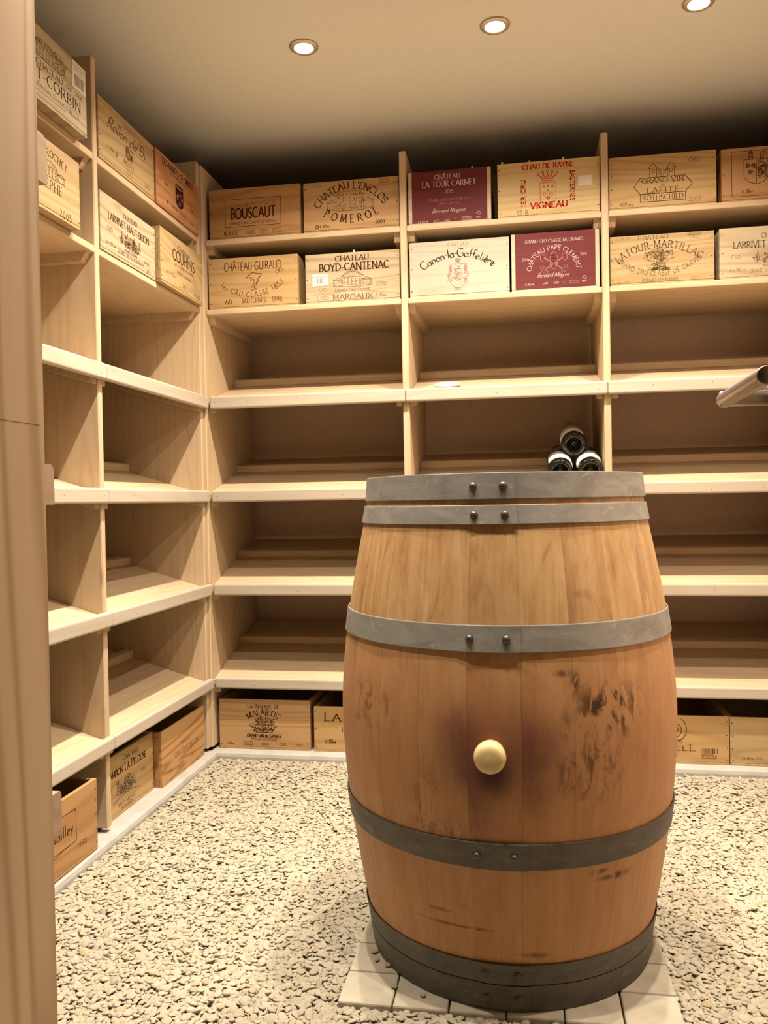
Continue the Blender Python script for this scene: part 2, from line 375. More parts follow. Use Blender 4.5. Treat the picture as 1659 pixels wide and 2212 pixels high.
class Ink:
    """flat printing on a board: u to the right, v up, in metres, drawn just above the board face"""
    def __init__(s, W, H, y=-0.0004):
        s.W, s.H, s.y = W, H, y
        s.q = {}
        s.c = 0
    def quad(s, p):
        L = s.q.setdefault(s.c, ([], []))
        b = len(L[0])
        L[0].extend([(a, s.y, c) for a, c in p])
        L[1].append(tuple(range(b, b + len(p))))
    def seg(s, a, b, w):
        dx, dy = b[0] - a[0], b[1] - a[1]
        L = hypot(dx, dy)
        if L < 1e-7: return
        nx, ny = -dy / L * w / 2, dx / L * w / 2
        ex, ey = dx / L * w * .25, dy / L * w * .25
        s.quad([(a[0] - nx - ex, a[1] - ny - ey), (b[0] - nx + ex, b[1] - ny + ey), (b[0] + nx + ex, b[1] + ny + ey), (a[0] + nx - ex, a[1] + ny - ey)])
    def pl(s, pts, lw=.0014, frac=True, close=False):
        P = [(u * s.W, v * s.H) for u, v in pts] if frac else list(pts)
        if close: P.append(P[0])
        for a, b in zip(P, P[1:]): s.seg(a, b, lw)
    def fill(s, pts, frac=True):
        P = [(u * s.W, v * s.H) for u, v in pts] if frac else pts
        area = sum(P[i][0] * P[(i + 1) % len(P)][1] - P[(i + 1) % len(P)][0] * P[i][1] for i in range(len(P)))
        s.quad(P if area > 0 else P[::-1])
    def rect(s, u0, v0, u1, v1, lw=.0014): s.pl([(u0, v0), (u1, v0), (u1, v1), (u0, v1)], lw, True, True)
    def ell(s, u, v, ru, rv, lw=.0014, a0=0, a1=360, n=20):
        s.pl([(u + ru * cos(radians(a0 + (a1 - a0) * k / n)), v + rv * sin(radians(a0 + (a1 - a0) * k / n))) for k in range(n + 1)], lw)
    def text(s, t, u, v, size, width=None, style='serif', weight=1.0, gap=.10, path=None, shear=0.0, align='c', rot=0.0, caps=None):
        """size = cap height in board heights; u, v = centre of the base line; width = total width in board widths"""
        h = size * s.H
        lay, x = [], 0.0
        for i, ch in enumerate(t):
            k = 1.0
            if caps and ch.islower(): ch, k = ch.upper(), caps
            w, st = glyph(ch)
            lay.append((x, k, w, st)); x += w * k + gap
        tot = max(x - gap, .01)
        sx = (width * s.W / tot) if width else h
        TW = tot * sx
        off = {'c': -TW / 2, 'l': 0, 'r': -TW}[align]
        cr, sr = cos(radians(rot)), sin(radians(rot))
        def P(a, b):
            X, Y = a * sx + off + shear * b * h, b * h
            if path is None:
                return (u * s.W + X * cr - Y * sr, v * s.H + X * sr + Y * cr)
            R, up = path          # base line on a circle of radius R (m) with its top (up=1) or bottom (up=-1) at u, v
            if up > 0:
                an = X / R; return (u * s.W + (R + Y) * sin(an), v * s.H - R + (R + Y) * cos(an))
            an = X / R; return (u * s.W + (R - Y) * sin(an), v * s.H + R - (R - Y) * cos(an))
        for (x0, k, w, st) in lay:
            for line in st:
                pts = [P(x0 + a * k, b * k) for a, b in line]
                for (a, b) in zip(pts, pts[1:]):
                    dx, dy = b[0] - a[0], b[1] - a[1]
                    if style == 'sans': lw = .105 * h
                    elif style == 'script':
                        an = atan2(dy, dx); lw = h * (.035 + .09 * abs(sin(an - radians(35))))
                    else:
                        an = atan2(dy, dx); lw = h * (.045 + .10 * abs(sin(an - radians(12))))
                    s.seg(a, b, max(lw * weight, .0008))
                if style == 'serif' and line:
                    for e, f in ((line[0], line[1]), (line[-1], line[-2])):
                        if abs(e[0] - f[0]) < abs(e[1] - f[1]) * .75 and (abs(e[1]) < .02 or abs(e[1] - 1) < .02):
                            s.seg(P(x0 + (e[0] - .12) * k, e[1] * k), P(x0 + (e[0] + .12) * k, e[1] * k), max(.05 * h * weight, .0007))
    def hatch(s, u0, v0, u1, v1, n, seed, lw=.0010, ln=.05, shape=None):
        rd = random.Random(seed)
        for _ in range(n):
            a, b = rd.uniform(u0, u1), rd.uniform(v0, v1)
            if shape and not shape((a - u0) / (u1 - u0), (b - v0) / (v1 - v0)): continue
            an = rd.uniform(0, pi); L = ln * rd.uniform(.5, 1.2) * s.H
            x, y = a * s.W, b * s.H
            s.seg((x, y), (x + L * cos(an), y + L * sin(an)), lw)
    def stamp(s, u0, v0, u1, v1, seed, lw=.0009):
        s.rect(u0, v0, u1, v1, lw)
        rd = random.Random(seed); n = 6
        for r in (.3, .68):
            for k in range(n):
                a = u0 + (u1 - u0) * (k + .2) / n
                v = v0 + (v1 - v0) * r
                s.pl([(a, v - (v1 - v0) * .12), (a + (u1 - u0) * .1, v + (v1 - v0) * rd.uniform(-.1, .14))], lw)
    def bars(s, u0, v0, u1, v1, n, seed):
        rd = random.Random(seed); u = u0
        while u < u1:
            w = (u1 - u0) / n * rd.choice((.4, .6, 1.0))
            s.fill([(u, v0), (min(u + w, u1), v0), (min(u + w, u1), v1), (u, v1)])
            u += w + (u1 - u0) / n * rd.choice((.5, .8, 1.1))
    def shield(s, u, v, w, h, lw=.0012):
        p = [(u - w, v + h), (u + w, v + h), (u + w, v - h * .4), (u + w * .6, v - h * .8), (u, v - h), (u - w * .6, v - h * .8), (u - w, v - h * .4)]
        s.pl(p, lw, True, True); return p
    def house(s, u0, v0, u1, v1, nw, lw=.0009, roof=.3, wings=0.0):
        du, dv = u1 - u0, v1 - v0
        a, b = u0 + du * wings, u1 - du * wings
        ve = v1 - dv * roof
        s.rect(a, v0, b, ve, lw)
        s.pl([(a - du * .02, ve), ((a * .75 + b * .25), v1), ((a * .25 + b * .75), v1), (b + du * .02, ve)], lw)
        for k in range(nw):
            c = a + (b - a) * (k + .5) / nw
            for r in (.18, .58):
                s.rect(c - (b - a) * .16 / nw, v0 + (ve - v0) * r, c + (b - a) * .16 / nw, v0 + (ve - v0) * (r + .26), lw)
        for k in range(9):
            c = a + (b - a) * k / 8
            s.pl([(c, ve), (c * .8 + (a + b) * .1, v1 - dv * .03)], lw * .7)
        if wings:
            for x0, x1 in ((u0, a), (b, u1)):
                s.rect(x0, v0 + dv * .05, x1, v0 + dv * .45, lw)
                s.pl([(x0 - du * .01, v0 + dv * .45), ((x0 + x1) / 2, v0 + dv * .6), (x1 + du * .01, v0 + dv * .45)], lw)
                s.hatch(x0, v0 + dv * .06, x1, v0 + dv * .42, 14, 5, lw * .8, .04)
    def crown(s, u, v, w, h, lw=.0012):
        s.pl([(u - w * .55, v), (u + w * .55, v)], lw); s.pl([(u - w * .6, v + h * .18), (u + w * .6, v + h * .18)], lw)
        pts = [(-1, .75), (-.5, .9), (0, 1), (.5, .9), (1, .75)]
        for (a, b) in pts:
            s.pl([(u + a * w * .5, v + h * .2), (u + a * w * .85, v + h * b * .78)], lw)
            s.ell(u + a * w * .88, v + h * (b * .86), w * .1, h * .12, lw, n=8)
        for a, b in zip(pts, pts[1:]):
            s.pl([(u + a[0] * w * .85, v + h * a[1] * .7), (u + (a[0] + b[0]) * w * .3, v + h * .3), (u + b[0] * w * .85, v + h * b[1] * .7)], lw)

# ------------------------------------------------------------------ wine crates
def ink(name, c): return plain(name, c + (1,), 0.8, 0, 0.1, 0.05)
I_BRN = ink('brown_print', (0.085, 0.035, 0.014)); I_DRK = ink('dark_print', (0.045, 0.02, 0.012)); I_WINE = ink('wine_print', (0.06, 0.006, 0.008))
I_FADE = ink('faded_print', (0.20, 0.095, 0.035)); I_GREY = ink('grey_print', (0.17, 0.12, 0.075)); I_RED = ink('red_print', (0.62, 0.035, 0.012))
I_PALE = ink('pale_print', (0.72, 0.56, 0.50)); I_PINK = ink('rose_print', (0.42, 0.19, 0.17)); I_SAND = ink('sand_print', (0.24, 0.15, 0.07))
CR_GRP = {}
def crate(label, loc, rz, w, h, d, c1, c2, art, inks, seed, strips=False, nails=(3, 3), sticker=None, group='wooden wine crates on the racks', rings=16, pegs=()):
    R = root('wine_crate', loc, rz, label, 'crate', group)
    fm = wood('crate_front', c1, c2, 'x', seed, rings, 0.55, rough=0.6)
    sm = wood('crate_side', tuple(a * .96 for a in c1[:3]) + (1,), c2, 'y', seed + 3, 14, 0.45) if not strips else wood('crate_side', (.60, .47, .33, 1), (.48, .35, .23, 1), 'y', seed, 12, .4)
    t, bz, e = 0.010, 0.0075, 0.0
    rd = random.Random(seed * 7 + 1)
    if strips: e = 0.013
    mb = MB(); mb.box(e + (.0004 if strips else 0), w - e - (.0004 if strips else 0), 0, t, bz + .0005, h, 0, 0.001)
    I = Ink(w, h); art(I)
    for c, (vs, fs) in I.q.items(): mb.add(vs, fs, 1 + c)
    nm = 1 + len(inks)
    for side, cnt in zip((0.007, w - 0.007), nails):
        for k in range(cnt):
            z = h * (.12 + .76 * k / max(1, cnt - 1)) + rd.uniform(-.004, .004); x = side + rd.uniform(-.0012, .0012)
            mb.add([(x + .0021 * cos(a), -.00045, z + .0024 * sin(a)) for a in [2 * pi * j / 8 for j in range(8)]], [tuple(range(8))], nm)
    f = mb.build('front_board', [fm] + list(inks) + [M_NAIL], R)
    for x0, x1 in ((0, t), (w - t, w)) if not strips else ((0, e), (w - e, w)):
        mb = MB(); mb.box(x0, x1, 0 if strips else t + .0003, d, bz + .0005, h - .0005, 0, 0.0008); mb.build('side_board', sm, R)
    mb = MB(); mb.box(t + .001, w - t - .001, d - t, d - .0005, bz + .0005, h - .001); mb.build('back_board', sm, R)
    mb = MB(); mb.box(0, w, 0, d, 0, bz, 0, 0.0008); mb.build('base_board', sm, R)
    if group != GF:      # the crates on the curb stand open
        mb = MB(); mb.box(max(t, e) + .001, w - max(t, e) - .001, t + .0005, d - t - .0005, h - .012, h - .003, 0, 0.0008); mb.build('lid', sm, R)
    if sticker:
        mb = MB(); u0, v0, u1, v1 = sticker[:4]
        mb.box(u0 * w, u1 * w, -.0009, -.0002, v0 * h, v1 * h)
        J = Ink(w, h, -.0012)
        if sticker[4] == 'bars': J.bars(u0 + (u1 - u0) * .18, v0 + (v1 - v0) * .1, u1 - (u1 - u0) * .12, v0 + (v1 - v0) * .52, 16, 5); J.pl([(u0 + .02, v1 - .05), (u1 - .02, v1 - .05)], .001); J.pl([(u0 + .03, v1 - .10), (u1 - .04, v1 - .10)], .001)
        if sticker[4] == 'small': J.bars(u0 + (u1 - u0) * .28, v0 + (v1 - v0) * .2, u1 - (u1 - u0) * .28, v0 + (v1 - v0) * .62, 12, 6); J.pl([(u0 + .01, v1 - .06), (u1 - .01, v1 - .06)], .0009)
        for c, (vs, fs) in J.q.items(): mb.add(vs, fs, 1)
        mb.build('paper_label', [M_PAPER, I_GREY], R)
    for px, ph in pegs:
        mb = MB(); mb.box(px * w - .003, px * w + .003, .002, .007, h - .002, h + ph, 0, .0015); o = mb.build('peg', M_PAPER, R); o['label'] = 'small pale peg standing on the crate edge'
    return R

def signature(I, u, v, s, w): I.text('Bernard Magrez', u, v, s, w, 'script', .9, .02, shear=.35)
def a_bouscaut(I):
    I.rect(.18, .24, .79, .78, .0016)
    I.text('CHÂTEAU', .485, .62, .075, .49, 'sans', .55, 1.0); I.text('BOUSCAUT', .485, .40, .20, .49, 'sans', 1.15)
    I.text('Grand Cru Classé de Graves', .485, .285, .062, .51, 'sans', .8, caps=.78)
    I.text('ROUGE', .24, .085, .07, .155); I.text('2005', .45, .085, .07, .10, 'sans'); I.text('CRD', .605, .085, .07, .09, 'sans', .9)
    I.c = 1; I.stamp(.70, .08, .79, .16, 1)
def a_enclos(I):
    I.text("CHATEAU L'ENCLOS", .50, .83, .135, None, 'serif', 1.15, .10, path=(.132, 1)); I.text('POMEROL', .50, .165, .150, None, 'serif', 1.1, .50, path=(.19, -1))
    I.text('C.R.D.', .155, .90, .05, .08, 'sans'); I.stamp(.80, .89, .90, .96, 2)
    I.text('2003', .80, .10, .075, .095); I.text('6 Blles', .22, .10, .055, .10); I.ell(.14, .12, .015, .028, .0022)
    I.c = 1; I.house(.25, .40, .73, .78, 5, .0012, .2, .2); I.hatch(.34, .41, .64, .72, 60, 3, .0011, .06); I.c = 0; I.pl([(.34, .40), (.64, .40)], .001)
def a_guiraud(I):
    I.c = 1; I.text('CHÂTEAU GUIRAUD', .50, .745, .155, .64, 'sans', 1.0)
    I.c = 0; I.text('CRD', .80, .66, .065, .085, 'sans', 1.1)
    P = lambda *q: [(.42 + a * .19, .42 + b * .27) for a, b in q]
    I.pl(P((.10, .72), (.2, .9), (.42, 1), (.66, .93), (.95, .88), (.84, .70), (.72, .56), (.66, .3), (.5, .1), (.5, -.1), (.68, -.22), (.45, -.22), (.3, -.3), (.3, -.12), (.42, .1), (.5, .3), (.48, .5), (.4, .62), (.2, .66), (.02, .62), (.1, .72)), .0018)
    I.pl(P((.3, .62), (.28, .42), (.46, .55)), .0015); I.pl(P((.84, .7), (.72, .35), (.6, .1)), .0022); I.pl(P((.2, .78), (.27, .82)), .002)
    I.text('1er CRU CLASSE 1855', .49, .215, .10, None, 'sans', .9, .24, path=(.175, -1))
    I.text('6B', .225, .105, .08, .075, 'sans', 1.2); I.text('1998', .765, .105, .09, .11, 'sans', .9); I.c = 1; I.text('SAUTERNES', .505, .105, .085, .27)
def a_boyd(I):
    I.text('CHATEAU', .50, .835, .105, .355, 'serif', 1.3); I.text('BOYD-CANTENAC', .52, .645, .145, .74, 'serif', 1.3)
    I.c = 1; I.house(.30, .315, .70, .62, 5, .0011, .36, .24); I.pl([(.37, .52), (.5, .63), (.63, .52)], .0012)
    I.text('CRD', .19, .245, .065, .085, 'sans', .8); I.text('2010', .80, .305, .075, .115, 'sans', .7); I.text('Grand Cru Classé', .50, .225, .055, .37, 'serif', .8, caps=.75)
    I.text('L110', .185, .075, .075, .12, 'sans', .8); I.text('MARGAUX', .50, .065, .10, .42, 'serif', 1.0); I.text('6 Blles', .80, .085, .07, .11, 'sans', .7)
def a_carnet(I):
    I.text('CHÂTEAU', .48, .835, .085, .31, 'serif', .85); I.text('LA TOUR CARNET', .50, .695, .105, .65, 'serif', .95); I.text('2015', .50, .565, .062, .105, 'sans', .9)
    I.c = 1; I.text('GRAND CRU CLASSÉ EN 1855', .50, .425, .045, .50, 'serif', .8); I.text('HAUT-MEDOC', .50, .355, .045, .25, 'serif', .8)
    I.c = 0; signature(I, .49, .215, .075, .40)
    I.text('6 X 750 ML', .18, .05, .032, .13, 'sans', .8); I.text('L17', .34, .05, .032, .05, 'sans', .8); I.text('CRD', .47, .05, .035, .06, 'sans'); I.ell(.575, .075, .013, .02, .002); I.stamp(.65, .05, .755, .105, 4); I.ell(.85, .155, .024, .036, .0012, -60, 190); I.text('PEFC', .85, .065, .03, .055, 'sans', 1.0); I.text('Pa', .845, .135, .035, .03, 'sans')
def a_rayne(I):
    I.text('CHAU DE RAYNE', .50, .865, .085, .50, 'serif', 1.7); I.text('VIGNEAU', .505, .155, .10, .36, 'serif', 1.8)
    I.text('1ER CRU', .275, .44, .075, .27, 'serif', 1.7, rot=90, align='c'); I.text('SAUTERNES', .715, .52, .075, .30, 'serif', 1.8, rot=-90)
    I.crown(.495, .635, .105, .20, .0016); I.pl([(.42, .28), (.42, .60), (.575, .60), (.575, .28), (.53, .25), (.5, .225), (.465, .25), (.42, .28)], .0014)
    for k in (-1, 0, 1): I.text('A', .4975 + k * .042, .515, .05, .022, 'sans', 1.4)
    for sx in (-1, 1): I.pl([(.4975 + sx * .01, .30), (.4975 + sx * .012, .38), (.4975 + sx * .04, .43), (.4975 + sx * .045, .38), (.4975 + sx * .03, .36)], .0012)
    I.pl([(.4975, .28), (.485, .42), (.4975, .48), (.51, .42), (.4975, .28)], .0013); I.pl([(.47, .335), (.525, .335)], .0014)
    I.c = 1; I.text('12 B', .245, .05, .085, .115, 'sans', .9)
def a_canon(I):
    I.c = 1; I.text('CHATEAU', .49, .905, .05, .20, 'serif', .8, .5)
    I.c = 0; I.text('Canon*la*Gaffelière', .49, .70, .150, None, 'script', 1.0, .05, path=(.19, 1))
    I.c = 2; I.crown(.49, .60, .03, .08, .0011); I.shield(.49, .38, .035, .11); I.hatch(.46, .28, .52, .58, 40, 7, .0012, .05)
    for s in (-1, 1): I.fill([(.49 + s * .085, .55), (.49 + s * .065, .55), (.49 + s * .06, .44), (.49 + s * .085, .43)]); I.pl([(.49, .60), (.49 + s * .05, .57), (.49 + s * .09, .57), (.49 + s * .085, .43), (.49 + s * .11, .38), (.49 + s * .07, .3)], .0012); I.hatch(.49 + s * .075 - .03, .22, .49 + s * .075 + .03, .42, 24, 9 + s, .0011, .04)
    I.ell(.49, .36, .085, .22, .001, 200, 340); I.c = 1; I.text('2007', .49, .105, .05, .085, 'serif', .8); I.pl([(.40, .035), (.58, .035)], .0008)
def a_pape(I):
    I.text('GRAND CRU CLASSÉ DE GRAVES', .49, .83, .05, .66, 'serif', .85); I.text('CHÂTEAU PAPE CLEMENT', .485, .70, .078, None, 'sans', .85, .10, path=(.073, 1))
    I.text('2014', .16, .53, .048, .075, 'sans', .9); I.text('2014', .82, .57, .048, .075, 'sans', .9)
    I.c = 1
    for k, (b, w) in enumerate(((.45, .045), (.50, .05), (.55, .045), (.60, .03))): I.pl([(.485 - w, b), (.485 + w, b), (.485 + w * .7, b + .05), (.485 - w * .7, b + .05)], .0014, True, True)
    I.ell(.485, .665, .012, .025)
    for s in (-1, 1):
        I.pl([(.485 - s * .10, .36), (.485 + s * .11, .56)], .0026); I.ell(.485 - s * .11, .355, .026, .05, .002); I.ell(.485 - s * .135, .40, .018, .035, .0016); I.ell(.485 - s * .085, .315, .018, .035, .0016)
        I.pl([(.485 + s * .09, .55), (.485 + s * .10, .62), (.485 + s * .15, .62), (.485 + s * .15, .52), (.485 + s * .12, .50)], .0016); I.pl([(.485 + s * .05, .45), (.485 + s * .02, .38), (.485, .36)], .0014)
    I.c = 0; signature(I, .475, .235, .075, .36)
    I.text('6 X 750 ML', .20, .105, .03, .13, 'sans', .8); I.text('L147', .385, .11, .03, .06, 'sans', .8); I.text('CRD', .51, .11, .034, .06, 'sans', .9); I.ell(.60, .125, .012, .02, .002); I.c = 1; I.stamp(.665, .10, .755, .15, 4); I.c = 0; I.ell(.83, .19, .022, .034, .0012, -60, 190); I.text('PEFC', .83, .115, .03, .055, 'sans', 1.0); I.text('Pa', .825, .17, .034, .03, 'sans')
def a_lafite(I):
    I.pl([(.235, .42), (.295, .575), (.715, .575), (.78, .42), (.715, .275), (.295, .275), (.235, .42)], .0019); I.rect(.295, .13, .715, .275, .0019)
    I.text('GRAND VIN', .505, .475, .085, .39, 'serif', 1.0); I.text('DE', .505, .395, .05, .06, 'serif', 1.0); I.text('LAFITE', .505, .295, .085, .30, 'serif', 1.0, .2); I.text('ROTHSCHILD', .505, .16, .085, .38, 'serif', .95)
    for a, b in ((.385, .45), (.555, .615)): I.rect(a, .575, b, .745, .0014); I.pl([(a - .015, .745), ((a + b) / 2, .83), (b + .015, .745), (a - .015, .745)], .0015); I.rect((a + b) / 2 - .013, .66, (a + b) / 2 + .013, .72, .0013)
    I.pl([(.45, .70), (.475, .73), (.53, .73), (.555, .70)], .0014); I.pl([(.45, .70), (.555, .70)], .0012)
    for u in (.48, .525): I.rect(u - .01, .645, u + .01, .685, .0012)
    I.rect(.49, .575, .515, .63, .0012)
    I.text('CRD', .80, .81, .075, .10, 'sans', .9); I.c = 1; I.text('6Blles', .165, .075, .075, .115, 'sans', .8); I.text('2002', .80, .085, .08, .115, 'sans', .8)
def a_arms(I):
    I.rect(.10, .10, .90, .93, .0014); I.shield(.34, .54, .12, .23, .0017); I.pl([(.34, .77), (.34, .32)], .0014)
    for a, b in ((-.085, .66), (-.03, .66), (-.057, .54)): I.ell(.34 + a, b, .017, .035, .0022); I.ell(.34 + a, b, .006, .012, .002)
    I.hatch(.35, .40, .45, .75, 70, 12, .0014, .07); I.pl([(.36, .42), (.40, .5), (.37, .6), (.42, .68), (.44, .6), (.41, .5), (.45, .42)], .0018)
    I.pl([(.27, .78), (.27, .90), (.29, .92), (.305, .90), (.305, .78)], .0016); I.hatch(.27, .79, .305, .90, 20, 3, .001, .05); I.pl([(.38, .78), (.38, .86), (.41, .91), (.44, .87), (.42, .86), (.40, .84), (.41, .78)], .002)
    I.text('6 Blles', .25, .165, .065, .10, 'serif', 1.0); I.text('CRD', .66, .165, .065, .09)
def a_latour(I):
    I.text('CHATEAU', .42, .905, .075, .29, 'serif', 1.0, .2); I.text('LATOUR-MARTILLAC', .475, .735, .135, None, 'serif', 1.1, .16, path=(.20, 1)); I.text('GRAND CRU CLASSÉ DE GRAVES', .475, .17, .095, None, 'sans', .9, .12, path=(.20, -1)); I.text('PESSAC-LEOGNAN', .48, .055, .065, .34, 'serif', .9)
    I.c = 1; I.hatch(.42, .27, .54, .70, 110, 20, .0014, .08); I.hatch(.34, .46, .62, .66, 80, 21, .0013, .07); I.hatch(.37, .27, .57, .33, 60, 22, .0013, .05)
    I.pl([(.37, .29), (.57, .29)], .0018); I.pl([(.42, .3), (.43, .45), (.36, .5), (.37, .64), (.40, .6)], .0018); I.pl([(.54, .3), (.53, .45), (.61, .52), (.60, .66), (.56, .62)], .0018)
    I.c = 0; I.text('CRD', .81, .87, .065, .09, 'sans', .7); I.c = 2; I.stamp(.75, .94, .88, .985, 5); I.text('2017', .82, .06, .05, .09, 'sans', .7); I.text('6 x 75 cl', .15, .05, .04, .14, 'sans', .6); I.text('L 12 07', .13, .93, .045, .13, 'sans', .6)
def a_larrivet(I):
    I.text('CHATEAU', .52, .78, .085, .25, 'serif', .95); I.text('LARRIVET-HAUT-BRION', .50, .60, .12, .74, 'serif', 1.15, .06)
    I.c = 1; I.hatch(.32, .30, .70, .49, 190, 30, .0011, .045, lambda a, b: b < .45 + .5 * abs(sin(a * 7)))
    I.house(.42, .28, .66, .50, 5, .0012, .4, .25)
    for u in (.36, .46, .58, .68): I.pl([(u - .02, .34), (u, .54), (u + .02, .34)], .0014)
    I.c = 0; I.text('CRD', .155, .395, .075, .09, 'sans', .7); I.c = 1; I.text('ROUGE', .82, .20, .055, .09, 'sans', .6); I.text('PESSAC-LEOGNAN', .52, .215, .04, .22, 'serif', .6)
    I.text('6 x 750 ml', .17, .16, .05, .15, 'sans', .6); I.text('GRAND VIN DE BORDEAUX', .52, .12, .06, .48, 'serif', .7); I.text('2015', .85, .06, .06, .07, 'sans', .6)
def a_rollan(I):
    I.c = 1; I.text('CHATEAU', .50, .825, .055, .24, 'serif', .8, .25)
    I.c = 0; I.text('Rollan de By', .49, .61, .19, .70, 'script', .8, .0, shear=.45); I.pl([(.17, .68), (.21, .82), (.26, .84), (.24, .72)], .0012); I.pl([(.66, .66), (.70, .80), (.75, .78)], .0012)
    I.c = 1; I.ell(.52, .48, .055, .10, .0014); I.hatch(.465, .33, .575, .56, 70, 40, .0013, .07); I.text('MEDOC', .52, .225, .075, .21, 'serif', .9); I.stamp(.46, .09, .58, .17, 3)
    I.c = 0; I.text('6 Blles', .20, .26, .05, .12, 'sans', .9); I.ell(.30, .275, .012, .028, .002); I.c = 1; I.text('2015', .85, .12, .05, .09, 'sans', .6)
def a_smith(I):
    I.text('LES HAUTS DE SMITH', .50, .82, .115, .72, 'serif', 1.4, .05); I.text('CHATEAU SMITH HAUT LAFITTE', .51, .745, .035, .42, 'serif', .8)
    I.c = 1; s = [(.43, .66), (.61, .66), (.61, .30), (.575, .255), (.52, .225), (.465, .255), (.43, .30)]; I.fill(s)
    I.c = 2; I.y -= .0003; I.ell(.52, .53, .035, .07, .0022, 190, 350); I.pl([(.45, .62), (.48, .60), (.56, .60), (.59, .62)], .003)
    for u, v in ((.47, .42), (.57, .42), (.52, .31)): I.pl([(u, v - .05), (u, v + .05)], .0024); I.pl([(u - .02, v), (u + .02, v)], .002)
    I.y += .0003; I.c = 0; I.text('PESSAC-LEOGNAN', .52, .13, .045, .34, 'serif', .9); I.text('2009', .22, .46, .05, .08, 'sans', .6); I.text('12 2009', .82, .36, .05, .12, 'sans', .8); I.ell(.24, .165, .012, .025, .002); I.text('CRD', .82, .095, .05, .08, 'sans', .8)
def a_couhins(I):
    I.text('Château', .54, .775, .105, .27, 'sans', .95); I.text('COUHINS', .53, .555, .20, .52, 'sans', 1.1); I.text('CRU CLASSE DE GRAVES', .535, .46, .042, .46, 'sans', .9)
    I.c = 1; I.text('PESSAC-LEOGNAN', .53, .33, .05, .32, 'serif', .9); I.text('6 x 75 cl', .23, .22, .06, .22, 'sans', .6); I.text('2015', .53, .13, .065, .08, 'sans', .7); I.c = 0; I.text('CRD', .80, .10, .05, .06, 'sans', .8); I.stamp(.85, .09, .92, .15, 2)
def a_corbin(I):
    I.c = 0; I.text('GRAND CRU CLASSÉ', .50, .80, .06, None, 'sans', .7, .3, path=(.16, 1)); I.c = 1; I.house(.20, .60, .70, .83, 8, .001, .35, .2); I.ell(.62, .72, .09, .13, .001); I.hatch(.55, .62, .70, .80, 30, 41, .0009, .04); I.pl([(.20, .60), (.82, .57)], .0014); I.hatch(.15, .58, .8, .63, 40, 42, .0009, .03)
    I.c = 0; I.text('CHATEAU', .505, .47, .075, .33, 'serif', .9, .15); I.text('HAUT-CORBIN', .50, .285, .145, .82, 'serif', .9, .16); I.text('CRD', .755, .49, .05, .075, 'sans', .7); I.text('2008', .885, .49, .05, .10, 'sans', .7)
    I.c = 1; I.text('Saint-Emilion Grand Cru', .50, .185, .06, .58, 'script', .7, shear=.3); I.pl([(.25, .13), (.70, .13)], .001); I.stamp(.76, .16, .88, .25, 3)
def a_stephe(I):
    I.text('CHATEAU', .30, .80, .10, .32, 'serif', .9, .2); I.text('LE CROCHET', .62, .78, .10, None, 'serif', .9, .2, path=(.2, 1)); I.house(.30, .50, .80, .72, 7, .001, .35, .2); I.text('SAINT-ESTEPHE', .42, .33, .125, .68, 'serif', .85, .16)
    for k in range(4): I.pl([(.25, .16 + k * .03), (.46, .16 + k * .03)], .0012)
    I.text('2005', .80, .035, .105, .15, 'sans', .7, .3)
def a_malartic(I):
    I.text('La Réserve de', .49, .83, .075, .345, 'serif', 1.1, caps=.8); I.text('MALARTIC', .49, .70, .105, None, 'serif', 1.2, .16, path=(.10, 1))
    P = lambda *q: [(.335 + a * .31, .335 + b * .35) for a, b in q]
    I.c = 1; I.pl(P((.12, .16), (.3, .02), (.8, .02), (.84, .2), (.3, .22), (.12, .3), (.0, .42)), .0022); I.hatch(.39, .345, .59, .42, 60, 50, .0013, .05); I.pl(P((.84, .2), (.98, .38), (.86, .34)), .0014)
    for a, t in ((.32, .9), (.56, 1.0), (.78, .78)):
        I.pl(P((a, .2), (a + .03, t)), .0016)
        for b in (.42, .6, .78):
            if b < t: I.pl(P((a - .12, b), (a - .04, b + .04), (a + .12, b + .02), (a + .1, b - .12), (a - .1, b - .12), (a - .12, b)), .0011)
        I.pl(P((a + .02, t), (a + .14, t + .02), (a + .05, t - .04)), .0014)
    I.pl(P((0, .42), (.3, .75), (.32, .9)), .001); I.pl(P((.0, .42), (.2, .3), (.3, .55), (.1, .42)), .0011); I.hatch(.42, .43, .58, .62, 40, 51, .0011, .06)
    I.c = 0; I.text('GRAND VIN de GRAVES', .495, .245, .06, .375, 'serif', 1.5, caps=.8); I.c = 1; I.text('PESSAC-LEOGNAN', .495, .19, .042, .28, 'serif', .8)
    for t, u in (('6 Blles', .12), ('ROUGE', .51), ('CRD', .70), ('2013', .88)): I.text(t, u, .09, .042, .075, 'serif', .9)
    I.stamp(.27, .08, .37, .15, 6)
def a_laro(I):
    I.text('La Rose', .42, .685, .19, .62, 'serif', .95, caps=.82); I.text('PAUILLAC', .5, .45, .10, .4, 'serif', .8); I.text('6 Blles', .18, .19, .085, .115, 'serif', .9); I.text('2012', .8, .19, .085, .12)
def a_eil(I):
    I.ell(.50, .72, .105, .25, .0020, 60, -140); I.ell(.50, .70, .055, .14, .0020, 100, -160); I.ell(.50, .72, .025, .07, .0018)
    I.text('CHATEAU', .455, .455, .055, .22, 'serif', .8); I.text('AnthelL', .42, .275, .125, .55, 'serif', .95, caps=.75); I.text('2012', .47, .145, .06, .09, 'serif', .9); I.bars(.735, .23, .895, .335, 18, 9); I.pl([(.73, .21), (.86, .21)], .001); I.stamp(.745, .13, .88, .19, 3)
def a_last(I):
    I.c = 1; I.text('6 Blles CRD', .23, .14, .045, .20, 'sans', .7); I.c = 0; I.text('Chateau', .55, .33, .12, .36, 'script', .7, shear=.3); I.text('2010', .85, .14, .045, .1, 'sans', .7)
